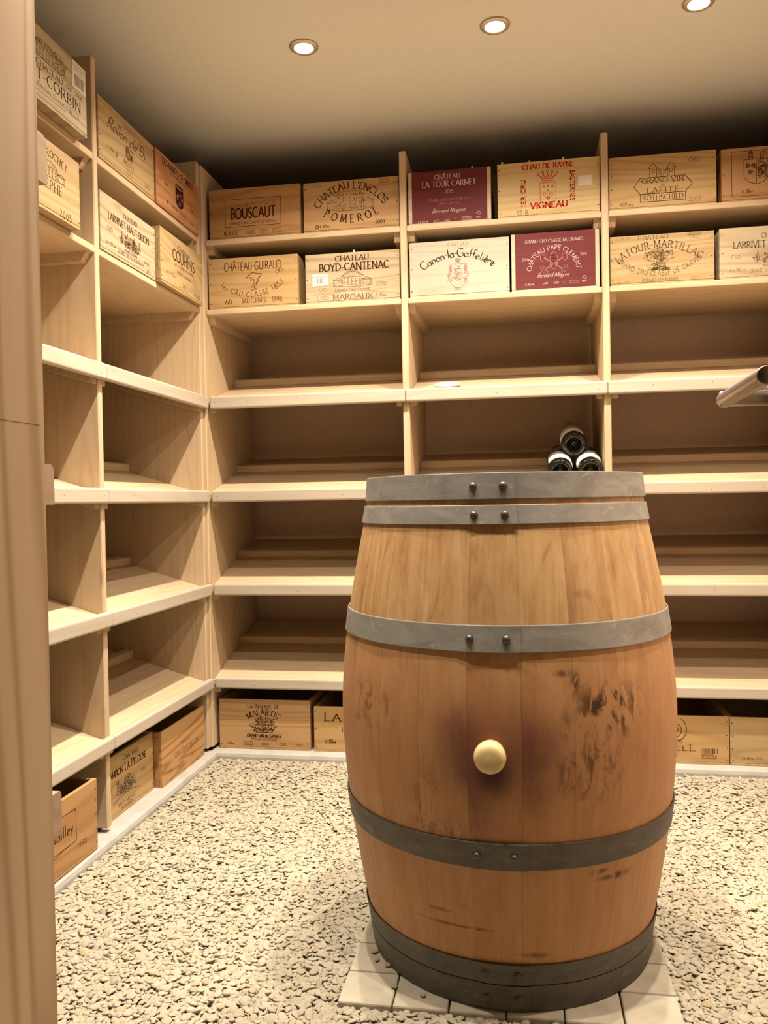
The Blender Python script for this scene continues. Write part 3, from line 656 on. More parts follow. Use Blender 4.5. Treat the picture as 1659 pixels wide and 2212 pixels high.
def a_cambon(I):
    I.text('Château', .53, .835, .085, .29, 'serif', 1.0, caps=.8); I.text('Cambon La Pelouse', .46, .655, .125, .78, 'serif', 1.2, .05, caps=.78)
    I.c = 1; I.hatch(.26, .30, .62, .58, 260, 60, .0012, .055, lambda a, b: b < .5 + .45 * abs(cos(a * 5.2))); I.house(.36, .31, .54, .45, 5, .0011, .3, 0)
    I.c = 0; I.ell(.45, .20, .27, .09, .0013, 20, 160); I.text('HAUT-MEDOC', .45, .135, .055, .36, 'serif', .9); I.c = 1; I.text('CRU BOURGEOIS', .45, .075, .035, .24, 'serif', .8); I.text('2010', .78, .45, .055, .09, 'sans', .7); I.text('2010', .13, .45, .055, .09, 'sans', .7)
def a_box8(I):
    I.text('CHATEAU MILON', .55, .40, .075, .56, 'serif', .9, .12); I.pl([(.27, .375), (.85, .375)], .001); I.text('PAUILLAC', .53, .55, .05, .22, 'serif', .6); I.c = 1
    for t, u in (('6 Blles', .17), ('2010', .42), ('CRD', .68)): I.text(t, u, .18, .05, .11, 'sans', .8)
    I.text('1', .66, .30, .06, .02)
def a_x98(I):
    I.c = 0; I.rect(.18, .34, .70, .78, .0012); I.pl([(.62, .78), (.68, .775), (.70, .74)], .0015); I.text('Batailley', .48, .50, .14, .36, 'script', 1.0); I.text('CHATEAU', .40, .64, .05, .2, 'serif', 1.0); I.pl([(.0, .20), (.52, .335), (.66, .34)], .0012); I.text('1998', .77, .21, .075, .13, 'sans', .6, .25)

ORANGE = ((.46, .26, .115, 1), (.35, .175, .065, 1)); TAN = ((.50, .31, .145, 1), (.38, .215, .085, 1)); GOLD = ((.51, .335, .15, 1), (.40, .24, .09, 1))
YEL = ((.47, .335, .17, 1), (.365, .24, .105, 1)); PALE = ((.50, .40, .26, 1), (.355, .25, .135, 1)); CREAM = ((.50, .445, .35, 1), (.43, .37, .27, 1)); RUST = ((.42, .205, .085, 1), (.27, .11, .04, 1))
BURG = ((.135, .021, .022, 1), (.115, .016, .018, 1))
Y0 = 0.033
GB = 'wooden wine crates on the back rack'; GL_ = 'wooden wine crates on the left rack'; GF = 'wooden wine crates on the curb'
S6, S5, S0 = .9287, .6847, -.8678
def bk(label, x0, x1, z, h, cc, art, inks, seed, y=Y0, **k): crate(label, (x0, y, z), 0, x1 - x0, h, .40, cc[0], cc[1], art, inks, seed, group=k.pop('group', GB), **k)
def lf(label, y0, y1, xf, z, h, cc, art, inks, seed, d=.40, **k): crate(label, (xf, y0, z), pi / 2, y1 - y0, h, d, cc[0], cc[1], art, inks, seed, group=k.pop('group', GL_), **k)
bk('orange-brown wine crate with framed block letters, top left corner of the back rack', .001, .333, S6, .177, ORANGE, a_bouscaut, [I_WINE, I_BRN], 11)
bk('tan wine crate with arched lettering around a winged country house, upper shelf', .345, .679, S6, .174, TAN, a_enclos, [I_BRN, I_FADE], 12)
bk('tan wine crate printed with a leaping dolphin and 1855', -.006, .320, S5, .179, GOLD, a_guiraud, [I_BRN, I_FADE], 13)
bk('pale striped wine crate with bold brown lettering, a house and a small white sticker', .347, .677, S5, .171, PALE, a_boyd, [I_BRN, I_FADE], 14, rings=34, sticker=(.075, .36, .245, .60, 'small'), pegs=((.52, .008),))
bk('burgundy wine crate with pale side strips marked 2015 on the upper shelf', .710, .988, S6, .180, BURG, a_carnet, [I_PALE, I_PINK], 15, strips=True, nails=(0, 0), pegs=((.78, .006),))
bk('yellowish wine crate with red stencilled letters, a red crown and shield', 1.010, 1.341, S6, .183, ((.62, .46, .23, 1), (.52, .36, .17, 1)), a_rayne, [I_RED, I_GREY], 16, sticker=(.79, .50, .92, .68, 'blank'), pegs=((.05, .008), (.32, .007), (.65, .008)))
bk('cream white wine crate with arched calligraphy over a mantled coat of arms', .711, 1.045, S5, .187, CREAM, a_canon, [I_DRK, I_SAND, I_PINK], 17)
bk('burgundy wine crate with crossed keys and tiara marked 2014 on the lower crate shelf', 1.052, 1.336, S5, .192, BURG, a_pape, [I_PALE, I_PINK], 18, strips=True, nails=(0, 0))
bk('tan wine crate with two-towered castle above a pointed cartouche, upper right shelf', 1.369, 1.701, S6, .173, GOLD, a_lafite, [I_BRN, I_FADE], 19, nails=(4, 4))
bk('orange wine crate with a divided shield inside a thin frame, cut by the right edge', 1.716, 2.026, S6, .171, ORANGE, a_arms, [I_BRN], 20)
bk('pale yellow wine crate with faded arched lettering round a lion column emblem', 1.369, 1.692, S5, .161, YEL, a_latour, [I_GREY, I_SAND, I_SAND], 21)
bk('pale wine crate with engraved estate view at the right edge of the lower crate shelf', 1.708, 2.026, S5, .164, PALE, a_larrivet, [I_GREY, I_SAND], 22)
bk('tan wine crate on the curb printed with a three-masted sailing ship', .001, .333, S0, .176, TAN, a_malartic, [I_WINE, I_BRN], 23, group=GF)
bk('tan wine crate on the curb partly hidden by the left side of the barrel', .347, .679, S0, .157, GOLD, a_laro, [I_WINE, I_BRN], 24, group=GF)
bk('tan curb crate with a spiral emblem and printed barcode, right of the barrel', 1.389, 1.719, S0, .156, GOLD, a_eil, [I_BRN], 25, group=GF, nails=(4, 4))
bk('plain tan wine crate on the curb at the right edge of the photo', 1.722, 2.026, S0, .155, YEL, a_last, [I_BRN, I_FADE], 26, group=GF, nails=(4, 4))
lf('pale wine crate with house drawing and white barcode label, topmost beside the door', -1.138, -.805, .006, S6, .170, PALE, a_corbin, [I_DRK, I_GREY], 31, sticker=(.80, .60, .985, .985, 'bars'), nails=(0, 0))
lf('yellow wine crate with large flowing script, upper shelf of the left rack', -.703, -.367, -.018, S6, .166, YEL, a_rollan, [I_BRN, I_FADE], 32, nails=(4, 4))
lf('reddish orange wine crate with a dark filled shield, upper shelf near the corner', -.362, -.028, -.014, S6, .168, ((.52, .27, .125, 1), (.38, .17, .07, 1)), a_smith, [I_DRK, I_WINE, I_PALE], 33, nails=(4, 4))
lf('yellow wine crate dated 2005 behind the upper door batten', -1.176, -.844, .004, S5, .167, YEL, a_stephe, [I_BRN], 34, nails=(0, 4))
lf('pale grained wine crate with engraved estate view, lower crate shelf of the left rack', -.703, -.371, -.018, S5, .158, PALE, a_larrivet, [I_BRN, I_BRN], 35, rings=30, nails=(0, 4))
lf('yellow wine crate with bold sans lettering, lower crate shelf near the corner', -.366, -.032, -.003, S5, .170, YEL, a_couhins, [I_DRK, I_BRN], 36, nails=(4, 5))
lf('tan wine crate with trees and mansion print standing on the left curb', -.702, -.392, -.050, S0, .176, GOLD, a_cambon, [I_BRN, I_GREY], 37, group=GF, nails=(0, 4))
lf('streaked red-brown topped wine crate on the curb beside the corner', -.384, -.045, -.025, S0, .170, ((.52, .31, .13, 1), (.30, .12, .035, 1)), a_box8, [I_FADE, I_FADE], 38, group=GF, rings=30, nails=(0, 0))
lf('orange wine crate dated 1998 behind the lower door batten', -1.152, -.818, .0, S0, .178, ORANGE, a_x98, [I_DRK], 39, group=GF, nails=(0, 5))

# ------------------------------------------------------------------ oak barrel
BX, BY, BZ = 1.034, -.967, -.925
FACE = -pi / 2 + .0253           # direction from the barrel axis towards the door
def stave_mat():
    m = NT('oak_staves')
    oc = m.obj()
    sep = m.n('ShaderNodeSeparateXYZ'); m.l(oc, sep.inputs[0])
    x, y, z = sep.outputs
    ang = m.math('ARCTAN2', y, x)
    NST = 23
    sid = m.math('MULTIPLY_ADD', ang, NST / (2 * pi), 0.37 + NST)
    fl = m.math('FLOOR', sid); fr = m.math('FRACT', sid)
    wn = m.n('ShaderNodeTexWhiteNoise', noise_dimensions='1D'); m.l(fl, wn.inputs['W'])
    cb = m.n('ShaderNodeCombineXYZ'); m.l(m.math('MULTIPLY', ang, 0.34), cb.inputs[0]); m.l(m.math('MULTIPLY', wn.outputs['Value'], 3.0), cb.inputs[1]); m.l(z, cb.inputs[2])
    v = m.mapping(cb.outputs[0], (0, 0, 0), (30, 5, 2.2))
    g1 = m.noise(v, 1.0, 5.0, 0.62, 0.6)
    g2 = m.noise(m.mapping(cb.outputs[0], (3, 1, 2), (110, 5, 5)), 1.0, 3.0, 0.6)
    blot = m.noise(m.mapping(cb.outputs[0], (7, 1, 0), (9, 2, 3.2)), 1.0, 4.0, 0.6, 0.5)
    grime = m.noise(m.mapping(cb.outputs[0], (1, 5, 3), (46, 2, 20)), 1.0, 5.0, 0.7, 0.8)
    mott = m.noise(m.mapping(cb.outputs[0], (4, 2, 8), (24, 2, 9)), 1.0, 5.0, 0.65, 1.2)
    c = m.mix(m.smooth(g1, 0.3, 0.7), (0.58, 0.37, 0.175, 1), (0.45, 0.255, 0.105, 1))
    c = m.mix(m.math('MULTIPLY', m.smooth(g2, 0.45, 0.8), 0.3), c, (0.20, 0.09, 0.03, 1))
    c = m.mix(m.math('MULTIPLY', wn.outputs['Value'], 0.22), c, (0.27, 0.12, 0.045, 1))
    c = m.mix(m.math('MULTIPLY', m.smooth(blot, 0.52, 0.75), 0.5), c, (0.17, 0.07, 0.025, 1))
    c = m.mix(m.math('MULTIPLY', m.smooth(mott, 0.5, 0.72), 0.55), c, (0.26, 0.12, 0.045, 1))
    c = m.mix(m.math('MULTIPLY', m.smooth(mott, 0.5, 0.30), 0.35), c, (0.62, 0.42, 0.23, 1))
    # wine-reddened belt round the bilge, dim bounce light painted in below it, and the purple soak below the bung
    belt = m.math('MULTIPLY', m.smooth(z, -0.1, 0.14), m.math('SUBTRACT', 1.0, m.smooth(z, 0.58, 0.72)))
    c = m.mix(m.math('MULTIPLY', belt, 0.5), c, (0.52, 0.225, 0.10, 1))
    def blob(px, py, pz, sx, sz, k, colr, c, wob=0.0, brk=0.0):
        vs = m.n('ShaderNodeVectorMath', operation='SUBTRACT'); m.l(oc, vs.inputs[0]); vs.inputs[1].default_value = (px, py, pz)
        vm = m.n('ShaderNodeVectorMath', operation='MULTIPLY'); m.l(vs.outputs[0], vm.inputs[0]); vm.inputs[1].default_value = (1 / sx, 1 / sx, 1 / sz)
        ln = m.n('ShaderNodeVectorMath', operation='LENGTH'); m.l(vm.outputs[0], ln.inputs[0])
        d = ln.outputs['Value']
        if wob: d = m.math('ADD', d, m.math('MULTIPLY_ADD', blot if wob > .5 else g1, wob * 2, -wob))
        f = m.math('SUBTRACT', 1.0, m.smooth(d, 0.15, 1.0))
        if brk: f = m.math('MULTIPLY', f, m.smooth(grime, brk, brk + .16))
        return m.mix(m.math('MULTIPLY', f, k), c, colr)
    A = lambda da, R=.345: (R * cos(FACE + da), R * sin(FACE + da))
    ba = A(-.074)
    c = blob(ba[0], ba[1], .48, .17, .15, .78, (0.11, 0.028, 0.034, 1), c, .7)
    c = blob(ba[0], ba[1], .447, .05, .055, .9, (0.05, 0.014, 0.014, 1), c, .3)
    DK = (0.045, 0.018, 0.008, 1)
    for (da, pz, sx, sz, k) in ((.50, .56, .05, .035, .9), (.62, .545, .06, .05, .9), (.36, .60, .012, .03, .9), (.30, .53, .012, .035, .9), (.44, .45, .06, .05, .7), (.30, .62, .02, .008, .7), (-.42, .38, .03, .06, .55),
                                (.40, .80, .012, .05, .9), (.42, .755, .03, .012, .95), (.435, .735, .015, .02, .95), (.45, .70, .012, .03, .8), (.52, .26, .025, .006, .95), (.60, .245, .04, .007, .95), (.30, .165, .03, .01, .9), (.12, .11, .05, .007, .95),
                                (-.30, .155, .09, .004, .85), (-.40, .18, .05, .004, .7), (.10, .695, .035, .008, .8), (-.05, .688, .10, .003, .8), (.25, .69, .08, .003, .8), (-.28, .33, .03, .03, .6), (-.85, .53, .06, .04, .6), (-.2, .09, .02, .05, .6), (-.26, .10, .015, .04, .6)):
        q = A(da, .34)
        c = blob(q[0], q[1], pz, sx * (1.7 if sx > .018 and sz > .018 else 1.2), sz * (1.7 if sx > .018 and sz > .018 else 1.3), k, DK, c, .7, .47 if sx > .018 and sz > .018 else .36)
    seam = m.math('MULTIPLY', m.math('SUBTRACT', 1.0, m.smooth(m.math('MINIMUM', fr, m.math('SUBTRACT', 1.0, fr)), 0.0, 0.02)), 0.24)
    c = m.mix(seam, c, (0.10, 0.04, 0.016, 1))
    m.bump(g2, 0.12, 0.002)
    return m.done(c, 0.5, 0, 0.3)
def hoop_mat(name, c1, c2, c3):
    m = NT(name)
    v = m.mapping(m.obj(), (0, 0, 0), (5, 5, 12))
    n = m.noise(v, 2.0, 5.0, 0.65, 0.6); n2 = m.noise(v, 6.0, 5.0, 0.7, 1.0)
    c = m.mix(m.smooth(n, 0.3, 0.7), c1, c2)
    c = m.mix(m.math('MULTIPLY', m.smooth(n2, 0.56, 0.72), 0.6), c, c3)
    m.bump(n2, 0.05, 0.001)
    return m.done(c, 0.55, 0.35, 0.4)
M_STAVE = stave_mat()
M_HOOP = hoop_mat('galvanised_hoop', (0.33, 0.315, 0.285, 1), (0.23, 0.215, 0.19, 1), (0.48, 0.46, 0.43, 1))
M_HOOP_SHADE = hoop_mat('shaded_hoop', (0.135, 0.12, 0.10, 1), (0.085, 0.075, 0.065, 1), (0.24, 0.225, 0.205, 1))  # same hoop metal darkened, shade painted into the three lower hoops
M_RIVET = plain('rivet_metal', (0.10, 0.095, 0.088, 1), 0.4, 0.6, 0.5)
M_BUNG = plain('silicone_bung', (0.78, 0.60, 0.30, 1), 0.45, 0, 0.35, 0.1, 60)
KN = [(-.927, .2865), (-.868, .2950), (-.75, .3165), (-.63, .3345), (-.54, .344), (-.44, .3485), (-.34, .344), (-.228, .3305), (-.12, .3115), (-.012, .2905), (.048, .2845)]
def rad(z):
    zz = z + BZ
    ks = [KN[0]] + KN + [KN[-1]]
    for i in range(1, len(ks) - 2):
        if zz <= ks[i + 1][0] or i == len(ks) - 3:
            (z0, p0), (z1, p1), (z2, p2), (z3, p3) = ks[i - 1], ks[i], ks[i + 1], ks[i + 2]
            t = min(max((zz - z1) / (z2 - z1), 0), 1)
            m1 = (p2 - p0) / max(z2 - z0, 1e-6) * (z2 - z1); m2 = (p3 - p1) / max(z3 - z1, 1e-6) * (z2 - z1)
            return (2 * t**3 - 3 * t**2 + 1) * p1 + (t**3 - 2 * t**2 + t) * m1 + (-2 * t**3 + 3 * t**2) * p2 + (t**3 - t**2) * m2
BR = root('barrel', (BX, BY, BZ), 0, 'large upright oak wine barrel with six grey hoops and a cream bung', 'barrel')
HB = .973
mb = MB()
N = 40
prof = [(rad(HB * k / N), HB * k / N) for k in range(N + 1)]
prof = [(.262, 0.0)] + prof + [(.268, HB - .004), (.262, HB - .04), (.258, .5), (.262, .04)]
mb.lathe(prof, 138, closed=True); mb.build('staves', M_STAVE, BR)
mb = MB(); mb.lathe([(0.0005, HB - .055), (.264, HB - .055), (.264, HB - .033), (0.0005, HB - .033)], 64, closed=True, smooth=False); mb.build('head', wood('oak_head', (.44, .26, .12, 1), (.32, .17, .07, 1), 'x', 8, 18, .4, (.09, 2.0)), BR)
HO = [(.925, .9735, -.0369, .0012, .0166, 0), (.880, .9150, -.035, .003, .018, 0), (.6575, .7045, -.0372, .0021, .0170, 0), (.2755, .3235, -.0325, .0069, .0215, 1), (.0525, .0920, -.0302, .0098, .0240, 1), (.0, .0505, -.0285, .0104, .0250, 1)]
for (z0, z1, ra, rb, seam, dark) in HO:
    mb = MB()
    vs, fs, n = [], [], 150
    span = 2 * pi + .30
    a_end = FACE + seam / .30 * .30 / .3 * 1.0 * (1 / 1.0)
    a_end = FACE + seam * (1.45 / .30)
    for k in range(n + 1):
        a = a_end - span + span * k / n
        e = .0008 + .0026 * min(1.0, max(0.0, (a - (a_end - .33)) / .06))
        e = min(e, .0034)
        for (dz, dr) in ((0, e), (0, e + .0022), (.0012, e + .0027), (.5, e + .0027), (.9988, e + .0027), (1, e + .0022), (1, e), (.5, e)):
            z = z0 + (z1 - z0) * (dz if dz in (0, .5, 1) else (.03 if dz < .5 else .97))
            # hoops are straight cones between their two edges
            r_ = rad(z0) + (rad(z1) - rad(z0)) * (z - z0) / (z1 - z0)
            vs.append(((r_ + dr + .0006) * cos(a), (r_ + dr + .0006) * sin(a), z))
    for k in range(n):
        for j in range(8):
            j2 = (j + 1) % 8
            fs.append((k * 8 + j, (k + 1) * 8 + j, (k + 1) * 8 + j2, k * 8 + j2))
    fs += [tuple(range(7, -1, -1)), tuple(n * 8 + j for j in range(8))]
    mb.add(vs, fs, 0, False)
    h = mb.build('hoop', M_HOOP_SHADE if dark else M_HOOP, BR)
    for off in (ra, rb):
        a = FACE + off * (1.45 / .30); z = (z0 + z1) / 2; r_ = rad(z) + .0068
        tf = Matrix.Translation((r_ * cos(a), r_ * sin(a), z)) @ Matrix.Rotation(a, 4, 'Z') @ Matrix.Rotation(pi / 2, 4, 'Y')
        mb = MB(); mb.lathe([(.0075, -.001), (.0072, .0015), (.0055, .0042), (.003, .0056), (.0002, .0060)], 14, tf); mb.build('rivet', M_RIVET, h)
a = FACE - .074; zb = .484
tf = Matrix.Translation((rad(zb) * cos(a), rad(zb) * sin(a), zb)) @ Matrix.Rotation(a, 4, 'Z') @ Matrix.Rotation(pi / 2 - .03, 4, 'Y')
mb = MB(); mb.lathe([(.0225, -.012), (.0245, .004), (.0268, .014), (.0278, .022), (.0272, .030), (.0245, .0365), (.020, .0398), (.012, .0412), (.0003, .0415)], 36, tf)
mb.build('bung', M_BUNG, BR)['label'] = 'cream silicone bung with rounded end'

# ------------------------------------------------------------------ paving blocks under the barrel
XP, YP, SP = .7245, -1.269, .1037
rdp = random.Random(4)
rows = {0: 'front', 1: 'second', 2: 'third', 3: 'fourth', 4: 'fifth', 5: 'rear'}
ords = ['first', 'second', 'third', 'fourth', 'fifth', 'last']
for j in range(6):
    for i in range(6):
        if not (i in (0, 5) or j in (0, 5) or (j == 1 and i in (1, 4))): continue
        lab = 'cream paving block, %s from the left in the %s row under the barrel' % (ords[i], rows[j])
        R = None
        mb = MB(); w = SP - .0022
        mb.box(0, w, 0, w, -.05, 0, 0, .0035, 2)
        o = mb.build('paving_block', M_PAVER, None, (XP + i * SP + rdp.uniform(-.0006, .0006), YP + j * SP + rdp.uniform(-.0006, .0006), BZ + ZO - .0006 - (.0 if j else rdp.uniform(0, .001))))
        tag(o, lab, 'paving block', 'paving blocks under the barrel')

# ------------------------------------------------------------------ pebbles (nobody could count them)
rng = np.random.default_rng(7)
def gz(x, y):
    d = np.minimum(np.minimum(x - 0.0, -0.0 - y), 9)
    t = np.clip(d / .55, 0, 1); t = t * t * (3 - 2 * t)
    return -.8935 - .043 * t
P = []
for layer, (stp, zoff, keep) in enumerate(((.0084, -.004, 1.0), (.0086, .0, .95), (.014, .0022, .5))):
    gx, gy = np.meshgrid(np.arange(.010, RX - .01, stp), np.arange(-1.98, -.010, stp * .92))
    x = gx.ravel() + rng.uniform(-.5, .5, gx.size) * stp; y = gy.ravel() + rng.uniform(-.5, .5, gx.size) * stp
    k = (rng.random(x.size) < keep) & (x > .010) & (y < -.010) & (y > -1.95)
    inside = (x > XP - .004) & (x < XP + 6 * SP + .002) & (y > YP - .004) & (y < YP + 6 * SP + .002)
    k &= ~inside
    x, y = x[k], y[k]
    P.append(np.stack([x, y, gz(x, y) + zoff + rng.normal(0, .0017, x.size)], 1))
loose = np.array([(.775, -1.13), (.765, -1.10), (.79, -1.095), (.783, -1.105), (.80, -1.145), (.823, -1.215), (.88, -1.235), (.80, -1.12)])
P.append(np.stack([loose[:, 0], loose[:, 1], np.full(len(loose), BZ + .003)], 1))
P = np.concatenate(P)
n = len(P); nl = len(loose)
L = rng.lognormal(math.log(.0067), .28, n).clip(.0040, .0110)
scl = np.stack([L, L * rng.uniform(.60, .95, n), L * rng.uniform(.26, .42, n)], 1)
rot = np.stack([rng.normal(0, .21, n), rng.normal(0, .21, n), rng.uniform(0, 2 * pi, n)], 1)
rot[-nl:, :2] *= .1
me = bpy.data.meshes.new('pebbles')
me.vertices.add(n)
me.vertices.foreach_set('co', P.astype(np.float32).ravel())
for nm, arr in (('rot', rot), ('scl', scl)):
    at = me.attributes.new(nm, 'FLOAT_VECTOR', 'POINT'); at.data.foreach_set('vector', arr.astype(np.float32).ravel())
at = me.attributes.new('pick', 'INT', 'POINT'); at.data.foreach_set('value', rng.integers(0, 4, n).astype(np.int32))
m = NT('pebble_stone')
oi = m.n('ShaderNodeObjectInfo')
nz = m.noise(m.obj(), 1.6, 3.0)
ramp = m.n('ShaderNodeValToRGB'); m.l(oi.outputs['Random'], ramp.inputs[0])
cr = ramp.color_ramp
cr.elements[0].position = 0; cr.elements[0].color = (0.342, 0.298, 0.216, 1)
cr.elements[1].position = 1; cr.elements[1].color = (0.411, 0.364, 0.272, 1)
for p_, c_ in ((.03, (0.291, 0.247, 0.172, 1)), (.08, (0.368, 0.322, 0.236, 1)), (.55, (0.393, 0.348, 0.260, 1)), (.95, (0.436, 0.389, 0.300, 1)), (.98, (0.359, 0.272, 0.140, 1))):
    e = cr.elements.new(p_); e.color = c_
M_PEB = m.done(m.mix(m.math('MULTIPLY', m.smooth(nz, .3, .7), .22), ramp.outputs[0], (.36, .315, .235, 1)), .75, 0, .25)
ng = bpy.data.node_groups.new('pebble_bed', 'GeometryNodeTree')
ng.interface.new_socket('Geometry', in_out='INPUT', socket_type='NodeSocketGeometry')
ng.interface.new_socket('Geometry', in_out='OUTPUT', socket_type='NodeSocketGeometry')
gi = ng.nodes.new('NodeGroupInput'); go = ng.nodes.new('NodeGroupOutput')
g2i = ng.nodes.new('GeometryNodeGeometryToInstance')
for k in range(4):
    ico = ng.nodes.new('GeometryNodeMeshIcoSphere'); ico.inputs['Radius'].default_value = 1.0; ico.inputs['Subdivisions'].default_value = 3 if k < 2 else 2
    sp = ng.nodes.new('GeometryNodeSetPosition')
    nt = ng.nodes.new('ShaderNodeTexNoise'); nt.noise_dimensions = '4D'; nt.inputs['W'].default_value = k * 7.3; nt.inputs['Scale'].default_value = .75; nt.inputs['Detail'].default_value = 1.0
    sub = ng.nodes.new('ShaderNodeVectorMath'); sub.operation = 'SUBTRACT'; sub.inputs[1].default_value = (.5, .5, .5)
    mul = ng.nodes.new('ShaderNodeVectorMath'); mul.operation = 'SCALE'; mul.inputs['Scale'].default_value = .75
    ng.links.new(nt.outputs['Color'], sub.inputs[0]); ng.links.new(sub.outputs[0], mul.inputs[0])
    ng.links.new(ico.outputs['Mesh'], sp.inputs['Geometry']); ng.links.new(mul.outputs[0], sp.inputs['Offset'])
    ss = ng.nodes.new('GeometryNodeSetShadeSmooth'); ng.links.new(sp.outputs[0], ss.inputs[0])
    sm_ = ng.nodes.new('GeometryNodeSetMaterial'); sm_.inputs['Material'].default_value = M_PEB; ng.links.new(ss.outputs[0], sm_.inputs[0])
    ng.links.new(sm_.outputs[0], g2i.inputs[0])
iop = ng.nodes.new('GeometryNodeInstanceOnPoints'); iop.inputs['Pick Instance'].default_value = True
def na(nm, typ):
    q = ng.nodes.new('GeometryNodeInputNamedAttribute'); q.data_type = typ; q.inputs['Name'].default_value = nm
    return q.outputs['Attribute']
e2r = ng.nodes.new('FunctionNodeEulerToRotation')
ng.links.new(na('rot', 'FLOAT_VECTOR'), e2r.inputs[0])
ng.links.new(gi.outputs[0], iop.inputs['Points']); ng.links.new(g2i.outputs[0], iop.inputs['Instance'])
ng.links.new(na('pick', 'INT'), iop.inputs['Instance Index']); ng.links.new(e2r.outputs[0], iop.inputs['Rotation']); ng.links.new(na('scl', 'FLOAT_VECTOR'), iop.inputs['Scale'])
ng.links.new(iop.outputs[0], go.inputs[0])
peb = bpy.data.objects.new('gravel', me); col.objects.link(peb); peb.location = (0, 0, ZO)
me.materials.append(M_PEB)
md = peb.modifiers.new('pebble_bed', 'NODES'); md.node_group = ng
tag(peb, 'bed of flat cream pebbles covering the cellar floor around the barrel', 'gravel', None, 'stuff')

# ------------------------------------------------------------------ recessed ceiling lamps
LX, LY = (.493, 1.023, 1.545), (-.493, -.975, -1.455)
def downlight(x, y, label, aim, kind):
    R = root('downlight', (x, y, CEIL), 0, label, 'ceiling light', 'recessed ceiling lamps')
    mb = MB(); mb.lathe([(.0265, -.0005), (.0275, -.006), (.030, -.0065), (.037, -.0055), (.0402, -.003), (.0408, -.0005)], 40, closed=True); mb.build('trim_ring', M_CHROME, R)
    mb = MB(); mb.lathe([(.0262, -.0005), (.0255, -.0035), (.019, -.006), (.0002, -.0072)], 32); mb.build('bulb', M_BULB, R)
    for nm, watt, cone, blend in (('lamp_beam', LAMP_WATT, LAMP_CONE[kind], LAMP_BLEND), ('lamp_spill', LAMP_WATT * LAMP_SPILL[kind], 144.0, 0.45)):
        ld = bpy.data.lights.new(nm, 'SPOT'); ld.energy = watt; ld.color = LAMP_COLOR; ld.spot_size = radians(cone); ld.spot_blend = blend; ld.shadow_soft_size = .018
        lo = bpy.data.objects.new(nm, ld); col.objects.link(lo); lo.parent = R; lo.location = (0, 0, -.012)
        if nm == 'lamp_beam': lo.rotation_euler = (aim[0], aim[1], 0)
nmx = ('left', 'middle', 'right')
for j, y in enumerate(LY):
    for i, x in enumerate(LX):
        tilt_side = TILT_SIDE if j < 3 else 0
        lab = ('leftmost of the three ceiling lamps seen above the racks', 'middle one of the three ceiling lamps, above the barrel', 'rightmost ceiling lamp, cut by the top edge')[i] if j == 0 else \
            '%s ceiling lamp of the row %s, above the top of the photo' % (nmx[i], ('over the barrel', 'nearest the door')[j - 1])
        downlight(x, y, lab, (TILT_BACK if j == 0 else 0, (tilt_side, 0, -tilt_side)[i]), 0 if j == 0 else (2 if i == 1 else 1))

# ------------------------------------------------------------------ bottles and saucer on the sloping shelves
def glass_mat():
    m = NT('bottle_glass'); m.bsdf.inputs['Coat Weight'].default_value = 0.5
    return m.done((0.006, 0.007, 0.004, 1), 0.06, 0, 0.6)
M_GLASS = glass_mat(); M_CAPS = plain('capsule', (0.02, 0.012, 0.012, 1), .35); M_LAB = plain('bottle_label', (0.80, 0.76, 0.70, 1), .6, 0, .3, .03)
tilt = math.atan(SL)
def bottle(x, y, zc, roll, label):
    R = root('wine_bottle', (x, y, zc), 0, label, 'bottle', 'wine bottles lying on the sloping shelf')
    R.rotation_euler = (-(pi / 2 - tilt), roll, 0)
    R.rotation_mode = 'XYZ'
    R.rotation_euler = (Matrix.Rotation(tilt - pi / 2, 4, 'X') @ Matrix.Rotation(roll, 4, 'Z')).to_euler()
    rb = .042
    mb = MB(); mb.lathe([(.0002, .030), (.012, .027), (.021, .012), (.026, .002), (.030, .0), (.036, .002), (.0405, .007), (rb, .014), (rb, .165), (.040, .185), (.033, .208), (.024, .228), (.0175, .245), (.0152, .262), (.0148, .285)], 40)
    mb.build('glass_body', M_GLASS, R)
    mb = MB(); mb.lathe([(.0155, .243 + .014), (.0155, .300), (.0162, .302), (.0162, .312), (.0150, .314), (.0002, .314)], 24); mb.build('capsule', M_CAPS, R)
    mb = MB(); mb.lathe([(rb + .0004, .030), (rb + .0007, .0302), (rb + .0007, .115), (rb + .0004, .1152)], 30, a0=radians(192), a1=radians(338)); mb.build('paper_label', M_LAB, R)
zs0 = T[2] - .0165
q = .042 / cos(tilt)
yb = .040
def shelf_z(y): return zs0 + SL * y
def lay(x, y0, dperp, roll, label):
    # centre of the base: perpendicular distance above the shelf plane
    c_ = Vector((x, y0, shelf_z(y0))) + Vector((0, -sin(tilt), cos(tilt))) * (.0425 + dperp)
    bottle(c_.x, c_.y, c_.z, roll, label)
lay(1.2015, .050, 0, .30, 'dark wine bottle lying on the shelf, left one of the lower pair')
lay(1.2995, .050, 0, -.12, 'dark wine bottle lying on the shelf, right one beside the upright')
lay(1.2505, .132, .0702, -.3, 'dark wine bottle resting on top of the other two')
R = root('saucer', (.831, .070, T[3] - .0165 + SL * .070 + .0012), 0, 'small round white saucer lying behind the shelf lip', 'saucer')
R.rotation_euler = (tilt, 0, 0)
mb = MB(); mb.lathe([(.0002, .0), (.026, .0), (.030, .002), (.044, .009), (.0505, .0125), (.0510, .0140), (.0495, .0140), (.043, .0108), (.030, .0045), (.0002, .0032)], 48); mb.build('dish', M_WHITE, R)

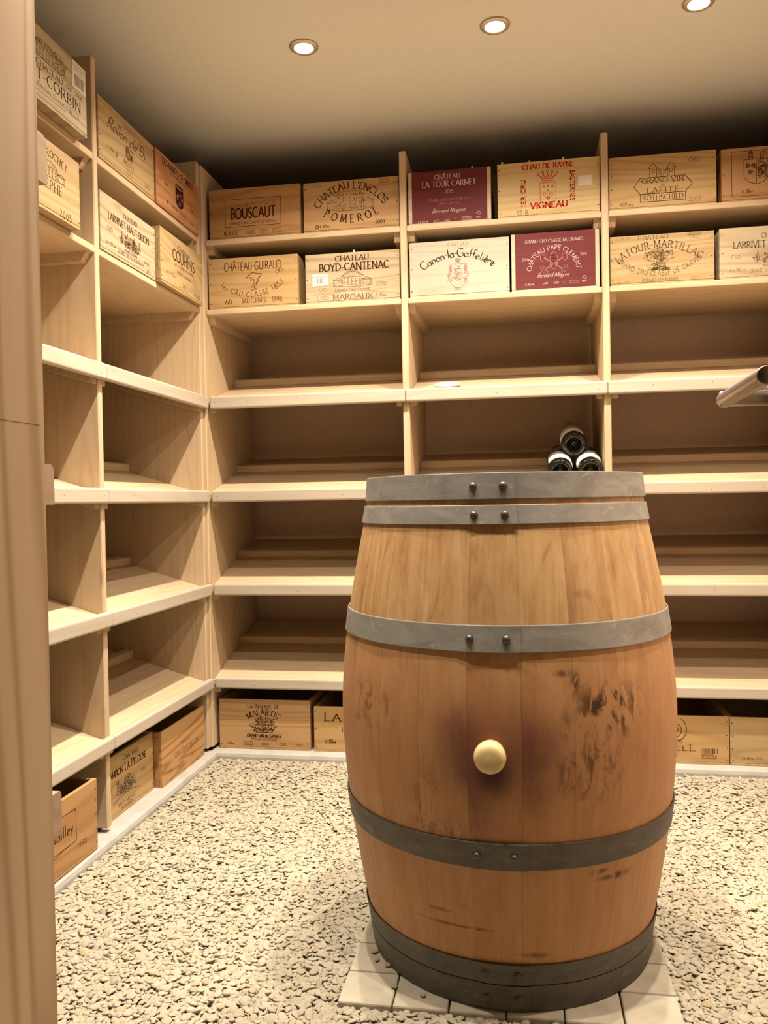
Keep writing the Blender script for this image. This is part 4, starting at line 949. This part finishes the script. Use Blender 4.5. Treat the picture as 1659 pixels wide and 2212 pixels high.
# ------------------------------------------------------------------ double door, both leaves opened inwards
DX, DY = .3945, -1.648
m = MB(); m.box(DX - .020, DX, -2.40, DY, -.885, 1.262, 0, .002)
m.add([(DX + .0002, -2.39, 0.1171), (DX + .0002, DY - .012, 0.1172), (DX + .0002, DY - .012, 0.1182), (DX + .0002, -2.39, 0.1183)], [(0, 1, 2, 3)], 1)
D1 = struct('door_1', m, [M_DOOR, M_NAIL], 'door', 'pale timber door leaf at the left edge with three round-cornered battens')
for (z0, z1, rt, rbm) in ((0.4881, 0.5616, .013, .003), (0.0037, 0.0652, .012, .002), (-0.5018, -0.4337, .006, .012)):
    xa, xb, ya, yb2 = DX - .040, DX - .0205, -2.36, DY + .055
    pts = [(ya, z0), (yb2 - rbm, z0)] + [(yb2 - rbm + rbm * sin(t), z0 + rbm - rbm * cos(t)) for t in (.4, .8, 1.2, pi / 2)] + [(yb2 - rt + rt * cos(t), z1 - rt + rt * sin(t)) for t in (0, .4, .8, 1.2, pi / 2)] + [(ya, z1)]
    k = len(pts); mb = MB()
    mb.add([(xa, a, b) for a, b in pts] + [(xb, a, b) for a, b in pts], [tuple(range(k - 1, -1, -1)), tuple(range(k, 2 * k))] + [(i, (i + 1) % k, k + (i + 1) % k, k + i) for i in range(k)])
    o = mb.build('batten', M_BATTEN, D1); 
EX = 1.452
m = MB(); m.box(EX, EX + .034, -2.40, -1.440, -.885, 1.262, 0, .002)
D2 = struct('door_2', m, M_DOOR, 'door', 'door at the right edge, only its brushed steel lever handle in view')
hz = .1365
mb = MB()
tfy = Matrix.Translation((1.3555, -1.745, hz)) @ Matrix.Rotation(-.04, 4, 'Z') @ Matrix.Rotation(-pi / 2, 4, 'X')
mb.lathe([(.0002, .0), (.0098, .0), (.0108, .0008), (.0112, .002), (.0112, .2445)], 36, tfy, smooth=True)
vs = mb.v
for i, p in enumerate(vs):              # mitred far end
    pass
mb.add([], [])
tfx = Matrix.Translation((1.352, -1.512, hz)) @ Matrix.Rotation(pi / 2, 4, 'Y')
mb.lathe([(.0002, .004), (.0105, .004), (.0112, .006), (.0112, .088), (.0002, .088)], 36, tfx)
h = mb.build('lever_handle', M_STEEL, D2); h['label'] = 'round brushed steel lever handle'
mb = MB(); mb.lathe([(.0002, .0), (.026, .0), (.026, .007), (.024, .009), (.0002, .009)], 40, Matrix.Translation((EX - .0092, -1.512, hz)) @ Matrix.Rotation(pi / 2, 4, 'Y')); mb.build('rosette', M_STEEL, h)
